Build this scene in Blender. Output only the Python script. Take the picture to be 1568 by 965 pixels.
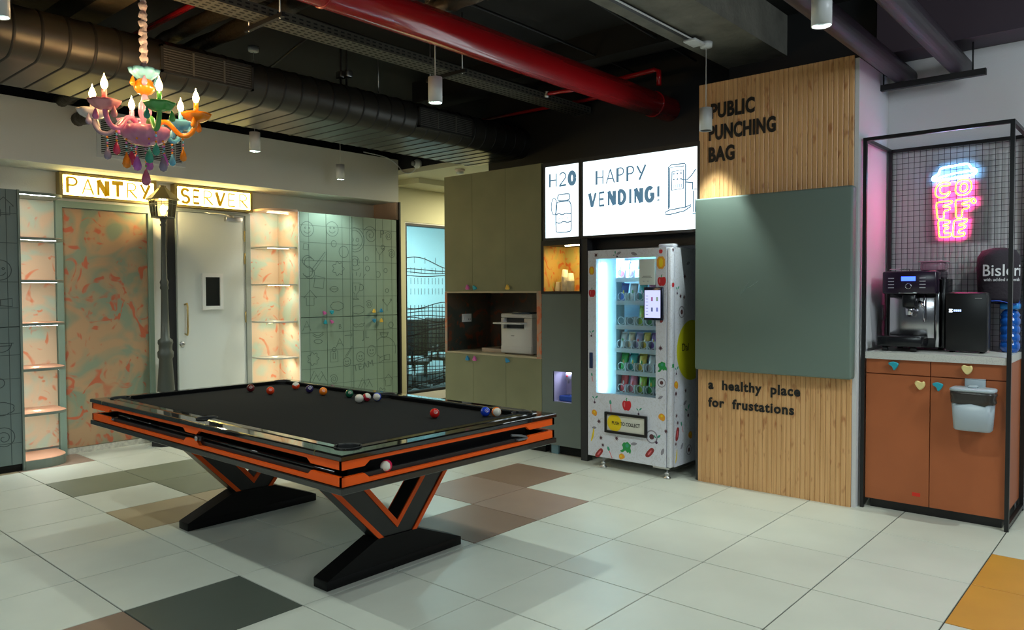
import bpy, bmesh, math, random
from mathutils import Vector, Matrix
from math import sin, cos, pi, radians

for o in list(bpy.data.objects):
    bpy.data.objects.remove(o)
COL = bpy.context.scene.collection
SC = bpy.context.scene
rnd = random.Random(7)

# ------------------------------------------------------------ camera, world, exposure
cam = bpy.data.cameras.new('camera')
cam.sensor_width = 36.0
cam.lens = 36.0 * 1162.2 / 1568
cam.clip_start = 0.05
cam_ob = bpy.data.objects.new('camera', cam)
COL.objects.link(cam_ob)
yaw, pitch, roll = 0.71725, -0.03089, -0.00405
fwd = Vector((-sin(yaw) * cos(pitch), cos(yaw) * cos(pitch), sin(pitch)))
rgt = Vector((cos(yaw), sin(yaw), 0))
upv = rgt.cross(fwd)
r2 = cos(roll) * rgt + sin(roll) * upv
u2 = -sin(roll) * rgt + cos(roll) * upv
cam_ob.matrix_world = Matrix(((r2.x, u2.x, -fwd.x, 3.168), (r2.y, u2.y, -fwd.y, -5.078), (r2.z, u2.z, -fwd.z, 1.522), (0, 0, 0, 1)))
SC.camera = cam_ob

world = bpy.data.worlds.new('office_surroundings')
SC.world = world
world.use_nodes = True
world.node_tree.nodes['Background'].inputs[0].default_value = (0.75, 0.9, 1.0, 1)
world.node_tree.nodes['Background'].inputs[1].default_value = 0.05

SC.view_settings.view_transform = 'Standard'
SC.view_settings.look = 'None'
SC.view_settings.gamma = 1
SC.view_settings.exposure = 0.4
SC.view_settings.use_curve_mapping = False


def lamp(kind, loc, power, color, size=0.1, size_y=None, direction=None, spot=None, blend=0.5, parent=None):
    l = bpy.data.lights.new('lamp_light', kind)
    l.energy = power
    l.color = color
    if kind == 'AREA':
        l.shape = 'RECTANGLE'
        l.size = size
        l.size_y = size_y or size
    elif kind in ('POINT', 'SPOT'):
        l.shadow_soft_size = size
    if kind == 'SPOT':
        l.spot_size = radians(spot)
        l.spot_blend = blend
    o = bpy.data.objects.new('lamp_light', l)
    COL.objects.link(o)
    if direction is not None:
        o.rotation_euler = Vector(direction).to_track_quat('-Z', 'Y').to_euler()
    if parent is not None:
        o.parent = parent
        o.location = Vector(loc) - world_loc(parent)
    else:
        o.location = loc
    return o


def world_loc(o):
    v = Vector((0, 0, 0))
    while o is not None:
        v += o.location
        o = o.parent
    return v


# fill lamps added out of frame; the last is tilted at the right wall
FILL_LAMPS = [((2.3, -6.6, 3.1), 68, (0.80, 0.98, 1.0)), ((-2.6, -6.0, 3.1), 140, (0.88, 0.98, 0.95)), ((4.9, -1.6, 3.1), 45, (0.84, 0.95, 1.0))]
for (p, e, c) in FILL_LAMPS:
    lamp('AREA', p, e, c, 1.2, 1.2, direction=(-.9, .9, -.8) if p[0] > 4 else (0, 0, -1))

# ------------------------------------------------------------ materials
MATS = {}


def mat(name, col, rough=0.5, metal=0.0, emit=None, estr=0.0, var=0.0, vscale=8.0, bump=0.0, bscale=60.0, coat=0.0, spec=0.5, trans=0.0, stretch=None):
    if name in MATS:
        return MATS[name]
    m = bpy.data.materials.new(name)
    m.use_nodes = True
    nt = m.node_tree
    b = nt.nodes['Principled BSDF']
    b.inputs['Base Color'].default_value = (*col, 1)
    b.inputs['Roughness'].default_value = rough
    b.inputs['Metallic'].default_value = metal
    b.inputs['Specular IOR Level'].default_value = spec
    b.inputs['Coat Weight'].default_value = coat
    b.inputs['Transmission Weight'].default_value = trans
    if emit:
        b.inputs['Emission Color'].default_value = (*emit, 1)
        b.inputs['Emission Strength'].default_value = estr
    if var or bump:
        tc = nt.nodes.new('ShaderNodeTexCoord')
        mp = nt.nodes.new('ShaderNodeMapping')
        if stretch:
            mp.inputs['Scale'].default_value = stretch
        nt.links.new(tc.outputs['Object'], mp.inputs['Vector'])
    if var:
        n = nt.nodes.new('ShaderNodeTexNoise')
        n.inputs['Scale'].default_value = vscale
        n.inputs['Detail'].default_value = 5
        nt.links.new(mp.outputs[0], n.inputs['Vector'])
        r = nt.nodes.new('ShaderNodeMapRange')
        r.inputs['From Min'].default_value = 0.3
        r.inputs['From Max'].default_value = 0.7
        r.inputs['To Min'].default_value = 1 - var
        r.inputs['To Max'].default_value = 1 + var
        nt.links.new(n.outputs['Fac'], r.inputs['Value'])
        hs = nt.nodes.new('ShaderNodeHueSaturation')
        hs.inputs['Color'].default_value = (*col, 1)
        nt.links.new(r.outputs[0], hs.inputs['Value'])
        nt.links.new(hs.outputs[0], b.inputs['Base Color'])
    if bump:
        n2 = nt.nodes.new('ShaderNodeTexNoise')
        n2.inputs['Scale'].default_value = bscale
        n2.inputs['Detail'].default_value = 3
        nt.links.new(mp.outputs[0], n2.inputs['Vector'])
        bp = nt.nodes.new('ShaderNodeBump')
        bp.inputs['Strength'].default_value = bump
        bp.inputs['Distance'].default_value = 0.01
        nt.links.new(n2.outputs['Fac'], bp.inputs['Height'])
        nt.links.new(bp.outputs[0], b.inputs['Normal'])
    MATS[name] = m
    return m


def emis(name, col, s):
    return mat(name, (0.02, 0.02, 0.02), 0.4, emit=col, estr=s)


def glass_mat(name, tint=(1, 1, 1), fac=0.92):
    m = bpy.data.materials.new(name)
    m.use_nodes = True
    nt = m.node_tree
    nt.nodes.clear()
    out = nt.nodes.new('ShaderNodeOutputMaterial')
    mx = nt.nodes.new('ShaderNodeMixShader')
    tr = nt.nodes.new('ShaderNodeBsdfTransparent')
    tr.inputs[0].default_value = (*tint, 1)
    gl = nt.nodes.new('ShaderNodeBsdfGlossy')
    gl.inputs['Roughness'].default_value = 0.03
    fr = nt.nodes.new('ShaderNodeFresnel')
    fr.inputs['IOR'].default_value = 1.35
    nt.links.new(fr.outputs[0], mx.inputs[0])
    nt.links.new(tr.outputs[0], mx.inputs[1])
    nt.links.new(gl.outputs[0], mx.inputs[2])
    nt.links.new(mx.outputs[0], out.inputs[0])
    MATS[name] = m
    return m


def marble_mat(name, base, soft, flake, scale=1.0, rough=0.35, fthr=0.57):
    """beige laminate with soft teal clouds and curled orange flakes"""
    m = bpy.data.materials.new(name)
    m.use_nodes = True
    nt = m.node_tree
    L = nt.links.new
    b = nt.nodes['Principled BSDF']
    b.inputs['Roughness'].default_value = rough
    tc = nt.nodes.new('ShaderNodeTexCoord')
    n1 = nt.nodes.new('ShaderNodeTexNoise')
    n1.inputs['Scale'].default_value = 2.4 * scale
    n1.inputs['Detail'].default_value = 2
    n1.inputs['Distortion'].default_value = 1.6
    L(tc.outputs['Object'], n1.inputs['Vector'])
    r1 = nt.nodes.new('ShaderNodeValToRGB')
    r1.color_ramp.elements[0].position = 0.45
    r1.color_ramp.elements[0].color = (*base, 1)
    r1.color_ramp.elements[1].position = 0.60
    r1.color_ramp.elements[1].color = (*soft, 1)
    L(n1.outputs['Fac'], r1.inputs[0])
    mp = nt.nodes.new('ShaderNodeMapping')
    mp.inputs['Location'].default_value = (3.3, 1.7, 9.1)
    L(tc.outputs['Object'], mp.inputs['Vector'])
    n2 = nt.nodes.new('ShaderNodeTexNoise')
    n2.inputs['Scale'].default_value = 4.4 * scale
    n2.inputs['Detail'].default_value = 1.5
    n2.inputs['Distortion'].default_value = 2.6
    L(mp.outputs[0], n2.inputs['Vector'])
    r2_ = nt.nodes.new('ShaderNodeValToRGB')
    r2_.color_ramp.elements[0].position = fthr
    r2_.color_ramp.elements[0].color = (0, 0, 0, 1)
    r2_.color_ramp.elements[1].position = fthr + 0.09
    r2_.color_ramp.elements[1].color = (1, 1, 1, 1)
    L(n2.outputs['Fac'], r2_.inputs[0])
    mx = nt.nodes.new('ShaderNodeMix')
    mx.data_type = 'RGBA'
    L(r2_.outputs[0], mx.inputs[0])
    L(r1.outputs[0], mx.inputs[6])
    mx.inputs[7].default_value = (*flake, 1)
    L(mx.outputs[2], b.inputs['Base Color'])
    MATS[name] = m
    return m


def bamboo_mat():
    m = bpy.data.materials.new('bamboo_laminate')
    m.use_nodes = True
    nt = m.node_tree
    L = nt.links.new
    b = nt.nodes['Principled BSDF']
    b.inputs['Roughness'].default_value = 0.45
    tc = nt.nodes.new('ShaderNodeTexCoord')
    mp = nt.nodes.new('ShaderNodeMapping')
    mp.inputs['Scale'].default_value = (60, 60, 1.5)
    oi = nt.nodes.new('ShaderNodeObjectInfo')
    va = nt.nodes.new('ShaderNodeVectorMath')
    va.operation = 'MULTIPLY_ADD'
    va.inputs[1].default_value = (7, 7, 7)
    L(oi.outputs['Random'], va.inputs[0])
    L(tc.outputs['Object'], va.inputs[2])
    L(va.outputs[0], mp.inputs['Vector'])
    n1 = nt.nodes.new('ShaderNodeTexNoise')
    n1.inputs['Scale'].default_value = 1.0
    n1.inputs['Detail'].default_value = 4
    L(mp.outputs[0], n1.inputs['Vector'])
    r1 = nt.nodes.new('ShaderNodeValToRGB')
    r1.color_ramp.elements[0].position = 0.3
    r1.color_ramp.elements[0].color = (0.62, 0.33, 0.13, 1)
    r1.color_ramp.elements[1].position = 0.7
    r1.color_ramp.elements[1].color = (0.80, 0.47, 0.215, 1)
    L(n1.outputs['Fac'], r1.inputs[0])
    mp2 = nt.nodes.new('ShaderNodeMapping')
    mp2.inputs['Scale'].default_value = (24, 10, 8)
    L(va.outputs[0], mp2.inputs['Vector'])
    n2 = nt.nodes.new('ShaderNodeTexNoise')
    n2.inputs['Scale'].default_value = 1.0
    n2.inputs['Detail'].default_value = 2
    L(mp2.outputs[0], n2.inputs['Vector'])
    r3 = nt.nodes.new('ShaderNodeValToRGB')
    r3.color_ramp.elements[0].position = 0.62
    r3.color_ramp.elements[0].color = (0, 0, 0, 1)
    r3.color_ramp.elements[1].position = 0.75
    r3.color_ramp.elements[1].color = (0.75, 0.75, 0.75, 1)
    L(n2.outputs['Fac'], r3.inputs[0])
    mx = nt.nodes.new('ShaderNodeMix')
    mx.data_type = 'RGBA'
    L(r3.outputs[0], mx.inputs[0])
    L(r1.outputs[0], mx.inputs[6])
    mx.inputs[7].default_value = (0.36, 0.11, 0.03, 1)
    L(mx.outputs[2], b.inputs['Base Color'])
    MATS['bamboo'] = m
    return m


def speckle_mat(name, base, spk, scale=220):
    m = mat(name, base, 0.3)
    nt = m.node_tree
    b = nt.nodes['Principled BSDF']
    tc = nt.nodes.new('ShaderNodeTexCoord')
    v = nt.nodes.new('ShaderNodeTexVoronoi')
    v.inputs['Scale'].default_value = scale
    nt.links.new(tc.outputs['Object'], v.inputs['Vector'])
    r = nt.nodes.new('ShaderNodeValToRGB')
    r.color_ramp.elements[0].position = 0.18
    r.color_ramp.elements[0].color = (*spk, 1)
    r.color_ramp.elements[1].position = 0.26
    r.color_ramp.elements[1].color = (*base, 1)
    nt.links.new(v.outputs['Distance'], r.inputs[0])
    nt.links.new(r.outputs[0], b.inputs['Base Color'])
    return m


def tray_mat():
    """perforated galvanised tray: dark holes in rows, as colour"""
    m = mat('galvanised_tray', (0.2, 0.19, 0.16), 0.55, 0.0)
    nt = m.node_tree
    return m


# ------------------------------------------------------------ mesh helpers
class MB:
    def __init__(s):
        s.v, s.f, s.mi, s.sm = [], [], [], []

    def add(s, vs, fs, mi=0, smooth=False):
        n = len(s.v)
        s.v += [tuple(v) for v in vs]
        for f in fs:
            s.f.append(tuple(i + n for i in f))
            s.mi.append(mi)
            s.sm.append(smooth)
        return s

    def box(s, x0, x1, y0, y1, z0, z1, mi=0):
        vs = [(x, y, z) for x in (x0, x1) for y in (y0, y1) for z in (z0, z1)]
        return s.add(vs, [(0, 1, 3, 2), (4, 6, 7, 5), (0, 4, 5, 1), (2, 3, 7, 6), (0, 2, 6, 4), (1, 5, 7, 3)], mi)

    def rbox(s, x0, x1, y0, y1, z0, z1, r=0.005, seg=2, mi=0):
        bm = bmesh.new()
        bmesh.ops.create_cube(bm, size=1)
        bmesh.ops.scale(bm, vec=(x1 - x0, y1 - y0, z1 - z0), verts=bm.verts)
        bmesh.ops.translate(bm, vec=((x0 + x1) / 2, (y0 + y1) / 2, (z0 + z1) / 2), verts=bm.verts)
        bmesh.ops.bevel(bm, geom=bm.edges[:], offset=min(r, (x1 - x0) * .45, (y1 - y0) * .45, (z1 - z0) * .45), segments=seg, profile=0.5, affect='EDGES')
        return s.bm(bm, mi, seg > 1)

    def bm(s, bm, mi=0, smooth=False, M=None):
        bm.verts.index_update()
        vs = [(M @ v.co if M else v.co.copy()) for v in bm.verts]
        fs = [tuple(v.index for v in f.verts) for f in bm.faces]
        bm.free()
        return s.add(vs, fs, mi, smooth)

    def prism(s, poly, fr, d0, d1, mi=0, smooth=False):
        """poly: 2D points; fr=(origin,right,up,normal); extrude from depth d0 to d1 along normal"""
        O, R, U, N = fr
        n = len(poly)
        a = [O + R * p[0] + U * p[1] + N * d0 for p in poly]
        b = [O + R * p[0] + U * p[1] + N * d1 for p in poly]
        fs = [tuple(range(n)), tuple(range(2 * n - 1, n - 1, -1))]
        s.add(a + b, fs, mi)
        s.add(a + b, [(i, i + n, (i + 1) % n + n, (i + 1) % n) for i in range(n)], mi, smooth)
        return s

    def rib(s, pts, w, fr, d0, d1, mi=0, closed=False):
        """flat ribbon along 2D polyline"""
        P = [Vector(p) for p in pts]
        n = len(P)
        Lf, Rt = [], []
        for i in range(n):
            if closed:
                a, b = P[i - 1], P[(i + 1) % n]
            else:
                a, b = P[max(i - 1, 0)], P[min(i + 1, n - 1)]
            t = b - a
            if t.length < 1e-9:
                t = Vector((1, 0))
            t.normalize()
            nn = Vector((-t.y, t.x)) * w / 2
            Lf.append(P[i] + nn)
            Rt.append(P[i] - nn)
        O, R, U, N = fr
        vs = []
        for d in (d0, d1):
            for q in Lf + Rt:
                vs.append(O + R * q.x + U * q.y + N * d)
        fs = []
        m = n if closed else n - 1
        for i in range(m):
            j = (i + 1) % n
            l0, l1, r0, r1 = i, j, n + i, n + j
            L0, L1, R0, R1 = 2 * n + i, 2 * n + j, 3 * n + i, 3 * n + j
            fs += [(L0, L1, R1, R0), (l0, l1, L1, L0), (r1, r0, R0, R1)]
        if not closed:
            fs += [(0, 2 * n, 3 * n, n), (n - 1, 2 * n - 1, 4 * n - 1, 3 * n - 1)]
        return s.add(vs, fs, mi)

    def tube(s, pts, r, seg=8, mi=0, closed=False, cap=True, smooth=True):
        P = [Vector(p) for p in pts]
        n = len(P)
        rs = r if isinstance(r, (list, tuple)) else [r] * n
        t0 = (P[1] - P[0]).normalized()
        ref = Vector((0, 0, 1)) if abs(t0.z) < 0.9 else Vector((1, 0, 0))
        u = t0.cross(ref).normalized()
        vs = []
        for i in range(n):
            if closed:
                t = (P[(i + 1) % n] - P[i - 1]).normalized()
            else:
                t = (P[min(i + 1, n - 1)] - P[max(i - 1, 0)])
                t = t.normalized() if t.length > 1e-9 else t0
            u = (u - t * u.dot(t))
            u = u.normalized() if u.length > 1e-6 else t.orthogonal().normalized()
            v = t.cross(u)
            for k in range(seg):
                a = 2 * pi * k / seg
                vs.append(P[i] + (u * cos(a) + v * sin(a)) * rs[i])
        fs = []
        m = n if closed else n - 1
        for i in range(m):
            j = (i + 1) % n
            for k in range(seg):
                k2 = (k + 1) % seg
                fs.append((i * seg + k, i * seg + k2, j * seg + k2, j * seg + k))
        s.add(vs, fs, mi, smooth)
        if cap and not closed:
            s.add(vs, [tuple(range(seg - 1, -1, -1)), tuple((n - 1) * seg + k for k in range(seg))], mi, False)
        return s

    def lathe(s, prof, c, seg=20, mi=0, smooth=True, axis='z', wob=None, cap=True):
        """prof: (r,h) along axis through point c"""
        c = Vector(c)
        vs = []
        for (r, h) in prof:
            for k in range(seg):
                a = 2 * pi * k / seg
                rr = r * (1 + (wob(a) if wob else 0))
                if axis == 'z':
                    vs.append(c + Vector((rr * cos(a), rr * sin(a), h)))
                elif axis == 'y':
                    vs.append(c + Vector((rr * cos(a), h, rr * sin(a))))
                else:
                    vs.append(c + Vector((h, rr * cos(a), rr * sin(a))))
        fs = []
        for i in range(len(prof) - 1):
            for k in range(seg):
                k2 = (k + 1) % seg
                fs.append((i * seg + k, i * seg + k2, (i + 1) * seg + k2, (i + 1) * seg + k))
        if cap and prof[0][0] > 1e-6:
            fs.append(tuple(range(seg - 1, -1, -1)))
        if cap and prof[-1][0] > 1e-6:
            fs.append(tuple((len(prof) - 1) * seg + k for k in range(seg)))
        return s.add(vs, fs, mi, smooth)

    def sphere(s, c, r, seg=16, rings=10, mi=0, sc=(1, 1, 1), mf=None):
        c = Vector(c)
        vs, fs = [c + Vector((0, 0, -r * sc[2]))], []
        for i in range(1, rings):
            ph = -pi / 2 + pi * i / rings
            for k in range(seg):
                a = 2 * pi * k / seg
                vs.append(c + Vector((r * cos(ph) * cos(a) * sc[0], r * cos(ph) * sin(a) * sc[1], r * sin(ph) * sc[2])))
        vs.append(c + Vector((0, 0, r * sc[2])))
        T = len(vs) - 1
        for k in range(seg):
            k2 = (k + 1) % seg
            fs.append((0, 1 + k2, 1 + k))
            fs.append((T, 1 + (rings - 2) * seg + k, 1 + (rings - 2) * seg + k2))
            for i in range(rings - 2):
                fs.append((1 + i * seg + k, 1 + i * seg + k2, 1 + (i + 1) * seg + k2, 1 + (i + 1) * seg + k))
        n = len(s.v)
        s.v += [tuple(v) for v in vs]
        for f in fs:
            s.f.append(tuple(i + n for i in f))
            ctr = sum((vs[i] for i in f), Vector()) / len(f) - c
            s.mi.append(mf(ctr / r) if mf else mi)
            s.sm.append(True)
        return s


def finish(name, mb, mats, off=Vector((0, 0, 0)), fixn=True):
    me = bpy.data.meshes.new(name)
    me.from_pydata([(v[0] - off.x, v[1] - off.y, v[2] - off.z) for v in mb.v], [], mb.f)
    if not isinstance(mats, (list, tuple)):
        mats = [mats]
    for m in mats:
        me.materials.append(m)
    me.polygons.foreach_set('material_index', mb.mi)
    me.polygons.foreach_set('use_smooth', mb.sm)
    if fixn:
        bm = bmesh.new()
        bm.from_mesh(me)
        bmesh.ops.remove_doubles(bm, verts=bm.verts, dist=1e-6)
        bmesh.ops.recalc_face_normals(bm, faces=bm.faces)
        bm.to_mesh(me)
        bm.free()
    me.update()
    return me


def obj(name, mb, mats, parent=None, label=None):
    off = world_loc(parent) if parent is not None else Vector((0, 0, 0))
    if parent is None and mb.v:
        xs = [v[0] for v in mb.v]
        ys = [v[1] for v in mb.v]
        zs = [v[2] for v in mb.v]
        off = Vector(((min(xs) + max(xs)) / 2, (min(ys) + max(ys)) / 2, min(zs)))
    me = finish(name, mb, mats, off)
    o = bpy.data.objects.new(name, me)
    COL.objects.link(o)
    if parent is not None:
        o.parent = parent
    else:
        o.location = off
    if label:
        o['label'] = label
    return o


def tag(o, label, cat, group=None):
    o['label'] = label
    o['category'] = cat
    if group:
        o['group'] = group
    return o


def thing(name, label, cat, loc=(0, 0, 0), group=None):
    o = bpy.data.objects.new(name, None)
    o.empty_display_size = 0.1
    COL.objects.link(o)
    o.location = loc
    return tag(o, label, cat, group)


def struct(name, mb, mats, parent=None, label=None):
    o = obj(name, mb, mats, parent, label)
    if parent is None:
        o['kind'] = 'structure'
    return o


def sroot(name, loc=(0, 0, 0), label=None):
    o = bpy.data.objects.new(name, None)
    COL.objects.link(o)
    o.location = loc
    o['kind'] = 'structure'
    if label:
        o['label'] = label
    return o


def copy_tree(o, parent=None):
    c = o.copy()
    COL.objects.link(c)
    c.parent = parent
    for ch in list(o.children):
        copy_tree(ch, c)
    return c


X, Y, Z = Vector((1, 0, 0)), Vector((0, 1, 0)), Vector((0, 0, 1))


def FR(y):     # plane facing the camera side (-Y); 2D coords are world x,z
    return (Vector((0, y, 0)), X, Z, -Y)


def FL(x):     # plane facing +X; 2D coords are world y,z
    return (Vector((x, 0, 0)), Y, Z, X)


def circ(cx, cy, r, n=20, a0=0, a1=2 * pi, sy=1.0):
    full = abs(a1 - a0 - 2 * pi) < 1e-6
    m = n if full else n + 1
    return [(cx + r * cos(a0 + (a1 - a0) * i / n), cy + r * sy * sin(a0 + (a1 - a0) * i / n)) for i in range(m)]


def smoothpoly(pts, it=2, closed=True):
    P = [Vector(p) for p in pts]
    for _ in range(it):
        Q = []
        n = len(P)
        for i in range(n if closed else n - 1):
            a, b = P[i], P[(i + 1) % n]
            Q += [a * .75 + b * .25, a * .25 + b * .75]
        if not closed:
            Q = [P[0]] + Q + [P[-1]]
        P = Q
    return [tuple(p) for p in P]


def text_mb(txt, fr, x, z, h, d0=0.0, d1=0.002, width=None, bold=0.0, xs=1.0, spacing=1.0, shear=0.0, rot=0.0, mi=0, mb=None):
    cu = bpy.data.curves.new('txt', 'FONT')
    cu.body = txt
    cu.size = 1
    cu.space_character = spacing
    cu.offset = bold
    cu.shear = shear
    cu.resolution_u = 3
    o = bpy.data.objects.new('txt', cu)
    COL.objects.link(o)
    dg = bpy.context.evaluated_depsgraph_get()
    me = bpy.data.meshes.new_from_object(o.evaluated_get(dg))
    xsv = [v.co.x for v in me.vertices]
    w = max(xsv) - min(xsv)
    x0 = min(xsv)
    s = h / 0.73
    sx = s * xs
    if width:
        sx = width / w
    O, R, U, N = fr
    mb = mb or MB()
    c, sn = cos(rot), sin(rot)
    def P(v, d):
        a, b = (v.co.x - x0) * sx, v.co.y * s
        return O + R * (x + a * c - b * sn) + U * (z + a * sn + b * c) + N * d
    n = len(me.vertices)
    vs = [P(v, d1) for v in me.vertices] + [P(v, d0) for v in me.vertices]
    fs = [tuple(p.vertices) for p in me.polygons]
    ec = {}
    for p in me.polygons:
        for a, b in p.edge_keys:
            ec[(a, b)] = ec.get((a, b), 0) + 1
    side = [(a, b, b + n, a + n) for (a, b), k in ec.items() if k == 1]
    mb.add(vs, fs + side, mi)
    bpy.data.objects.remove(o)
    bpy.data.curves.remove(cu)
    bpy.data.meshes.remove(me)
    return mb


# stroke letters: unit box, (points, weight); weight 1 = thin, >1 thick
def arcp(cx, cy, rx, ry, a0, a1, n=10):
    return [(cx + rx * cos(radians(a0 + (a1 - a0) * i / n)), cy + ry * sin(radians(a0 + (a1 - a0) * i / n))) for i in range(n + 1)]


def glyph(ch, T=3.0, t=1.0):
    """T weight of the stem, t weight of the other strokes"""
    G = {
        'P': [([(.12, 0), (.12, 1)], T), ([(.12, 1), (.5, 1)] + arcp(.5, .75, .36, .25, 90, -90) + [(.12, .5)], t)],
        'A': [([(.05, 0), (.5, 1)], t), ([(.5, 1), (.95, 0)], T), ([(.2, .33), (.8, .33)], t)],
        'N': [([(.12, 0), (.12, 1)], t), ([(.12, 1), (.85, 0)], T), ([(.85, 0), (.85, 1)], T)],
        'T': [([(.5, 0), (.5, .9)], t), ([(.02, .93), (.98, .93)], T)],
        'R': [([(.12, 0), (.12, 1)], t), ([(.12, 1), (.5, 1)] + arcp(.5, .76, .34, .24, 90, -90) + [(.12, .52)], t), ([(.3, .52), (.95, 0)], T)],
        'Y': [([(.05, 1), (.45, .45)], t), ([(.95, 1), (.3, 0)], T)],
        'S': [(arcp(.5, .75, .36, .25, 20, 270) + arcp(.5, .25, .4, .25, 90, -150), T)],
        'E': [([(.12, 0), (.12, 1)], t), ([(.12, .97), (.85, .97)], T), ([(.12, .5), (.75, .5)], T), ([(.12, .03), (.85, .03)], T)],
        'V': [([(.08, 1), (.45, 0)], T), ([(.45, 0), (.92, 1)], t)],
        'H': [([(.12, 0), (.12, 1)], T), ([(.85, 0), (.85, 1)], t), ([(.12, .5), (.85, .5)], t)],
        '2': [(arcp(.48, .72, .36, .28, 160, -40) + [(.1, .02)], t), ([(.08, .03), (.9, .05)], T)],
        '0': [(arcp(.5, .5, .33, .42, 0, 360, 20), T)],
        'D': [([(.15, 0), (.15, 1)], T), ([(.15, .95)] + arcp(.35, .5, .48, .45, 90, -90) + [(.15, .05)], T)],
        'I': [([(.5, 0), (.5, 1)], T)],
        'G': [(arcp(.5, .5, .38, .45, 50, 335, 16) + [(.88, .48), (.55, .48)], T)],
        '!': [([(.5, .28), (.5, 1)], T), ([(.5, 0), (.5, .1)], T)],
    }
    return G[ch]


def stroke_text(letters, fr, x0, x1, z0, z1, w, d0, d1, mb=None, zslope=0.0):
    """letters: list of (char, relwidth, T, t); spread between x0 and x1"""
    mb = mb or MB()
    tot = sum(l[1] for l in letters)
    gap = (x1 - x0) * 0.035
    ww = (x1 - x0 - gap * (len(letters) - 1)) / tot
    x = x0
    for (ch, rw, T, t) in letters:
        cw = rw * ww
        if ch != ' ':
            for pts, wt in glyph(ch, T, t):
                mb.rib([(x + p[0] * cw, z0 + p[1] * (z1 - z0)) for p in pts], w * wt, fr, d0, d1)
        x += cw + gap
    return mb


def letters(mb, mats, parent, axis):
    """one object per letter: connected pieces that overlap along the reading direction stay together"""
    key = {}
    par = list(range(len(mb.v)))
    def find(a):
        while par[a] != a:
            par[a] = par[par[a]]
            a = par[a]
        return a
    for i, v in enumerate(mb.v):
        k = (round(v[0], 5), round(v[1], 5), round(v[2], 5))
        if k in key:
            par[find(i)] = find(key[k])
        else:
            key[k] = i
    for f in mb.f:
        for q in f[1:]:
            par[find(q)] = find(f[0])
    comp = {}
    for fi, f in enumerate(mb.f):
        comp.setdefault(find(f[0]), []).append(fi)
    items = []
    for fs in comp.values():
        t = [Vector(mb.v[i]).dot(axis) for fi in fs for i in mb.f[fi]]
        items.append([min(t), max(t), fs])
    items.sort(key=lambda q: q[0])
    groups = []
    for it in items:
        if groups and min(groups[-1][1], it[1]) - it[0] > .35 * min(it[1] - it[0], groups[-1][1] - groups[-1][0]):
            groups[-1][1] = max(groups[-1][1], it[1])
            groups[-1][2] += it[2]
        else:
            groups.append(it)
    for a, b, fs in groups:
        m = MB()
        idx = {}
        for fi in fs:
            for i in mb.f[fi]:
                if i not in idx:
                    idx[i] = len(m.v)
                    m.v.append(mb.v[i])
            m.f.append(tuple(idx[i] for i in mb.f[fi]))
            m.mi.append(0)
            m.sm.append(False)
        obj('letter', m, mats, parent)

# ------------------------------------------------------------ common materials
M_white = mat('painted_white_wall', (0.80, 0.79, 0.74), 0.7, bump=0.15, bscale=90)
M_white2 = mat('painted_cool_white_wall', (0.66, 0.66, 0.68), 0.6, bump=0.2, bscale=70)
M_yellowwall = mat('painted_cream_wall', (0.60, 0.58, 0.38), 0.7)
M_black = mat('black_paint', (0.012, 0.012, 0.013), 0.55)
M_dark = mat('dark_ceiling_paint', (0.007, 0.007, 0.0065), 0.8, var=0.3, vscale=2)
M_conc = mat('grey_concrete', (0.15, 0.145, 0.12), 0.85, var=0.25, vscale=5, bump=0.6, bscale=25)
M_gloss = mat('gloss_black_lacquer', (0.006, 0.006, 0.006), 0.07, coat=0.6)
M_satin = mat('satin_black', (0.008, 0.008, 0.009), 0.38)
M_cloth = mat('black_felt', (0.010, 0.010, 0.010), 0.95, bump=0.2, bscale=500, spec=0.15)
M_orange = mat('orange_lacquer', (0.88, 0.10, 0.003), 0.45, spec=.3)
M_green = mat('sage_laminate', (0.24, 0.34, 0.275), 0.55, var=0.05, vscale=3)
M_greend = mat('engraved_groove', (0.11, 0.165, 0.14), 0.8)
M_olive = mat('olive_laminate', (0.215, 0.215, 0.12), 0.5, var=0.12, vscale=2.5)
M_gap = mat('shadow_gap_black', (0.006, 0.006, 0.006), 0.8)
M_marble = marble_mat('marbled_orange_laminate', (0.46, 0.29, 0.16), (0.24, 0.29, 0.20), (0.52, 0.13, 0.06))
M_marble_l = marble_mat('marbled_pale_laminate', (0.74, 0.56, 0.38), (0.52, 0.62, 0.50), (0.80, 0.27, 0.14), fthr=0.615)
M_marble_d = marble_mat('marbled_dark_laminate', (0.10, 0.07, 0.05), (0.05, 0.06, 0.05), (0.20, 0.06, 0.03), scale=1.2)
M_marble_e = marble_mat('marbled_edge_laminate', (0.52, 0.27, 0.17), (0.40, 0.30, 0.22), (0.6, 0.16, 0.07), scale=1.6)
M_steel = mat('brushed_steel', (0.55, 0.55, 0.55), 0.3, 1.0)
M_alu = mat('white_metal', (0.72, 0.74, 0.74), 0.4)
M_bamboo = bamboo_mat()
M_led = emis('cool_led_strip', (0.85, 0.93, 1.0), 14)
M_ledw = emis('warm_led_strip', (1.0, 0.86, 0.55), 12)

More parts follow.
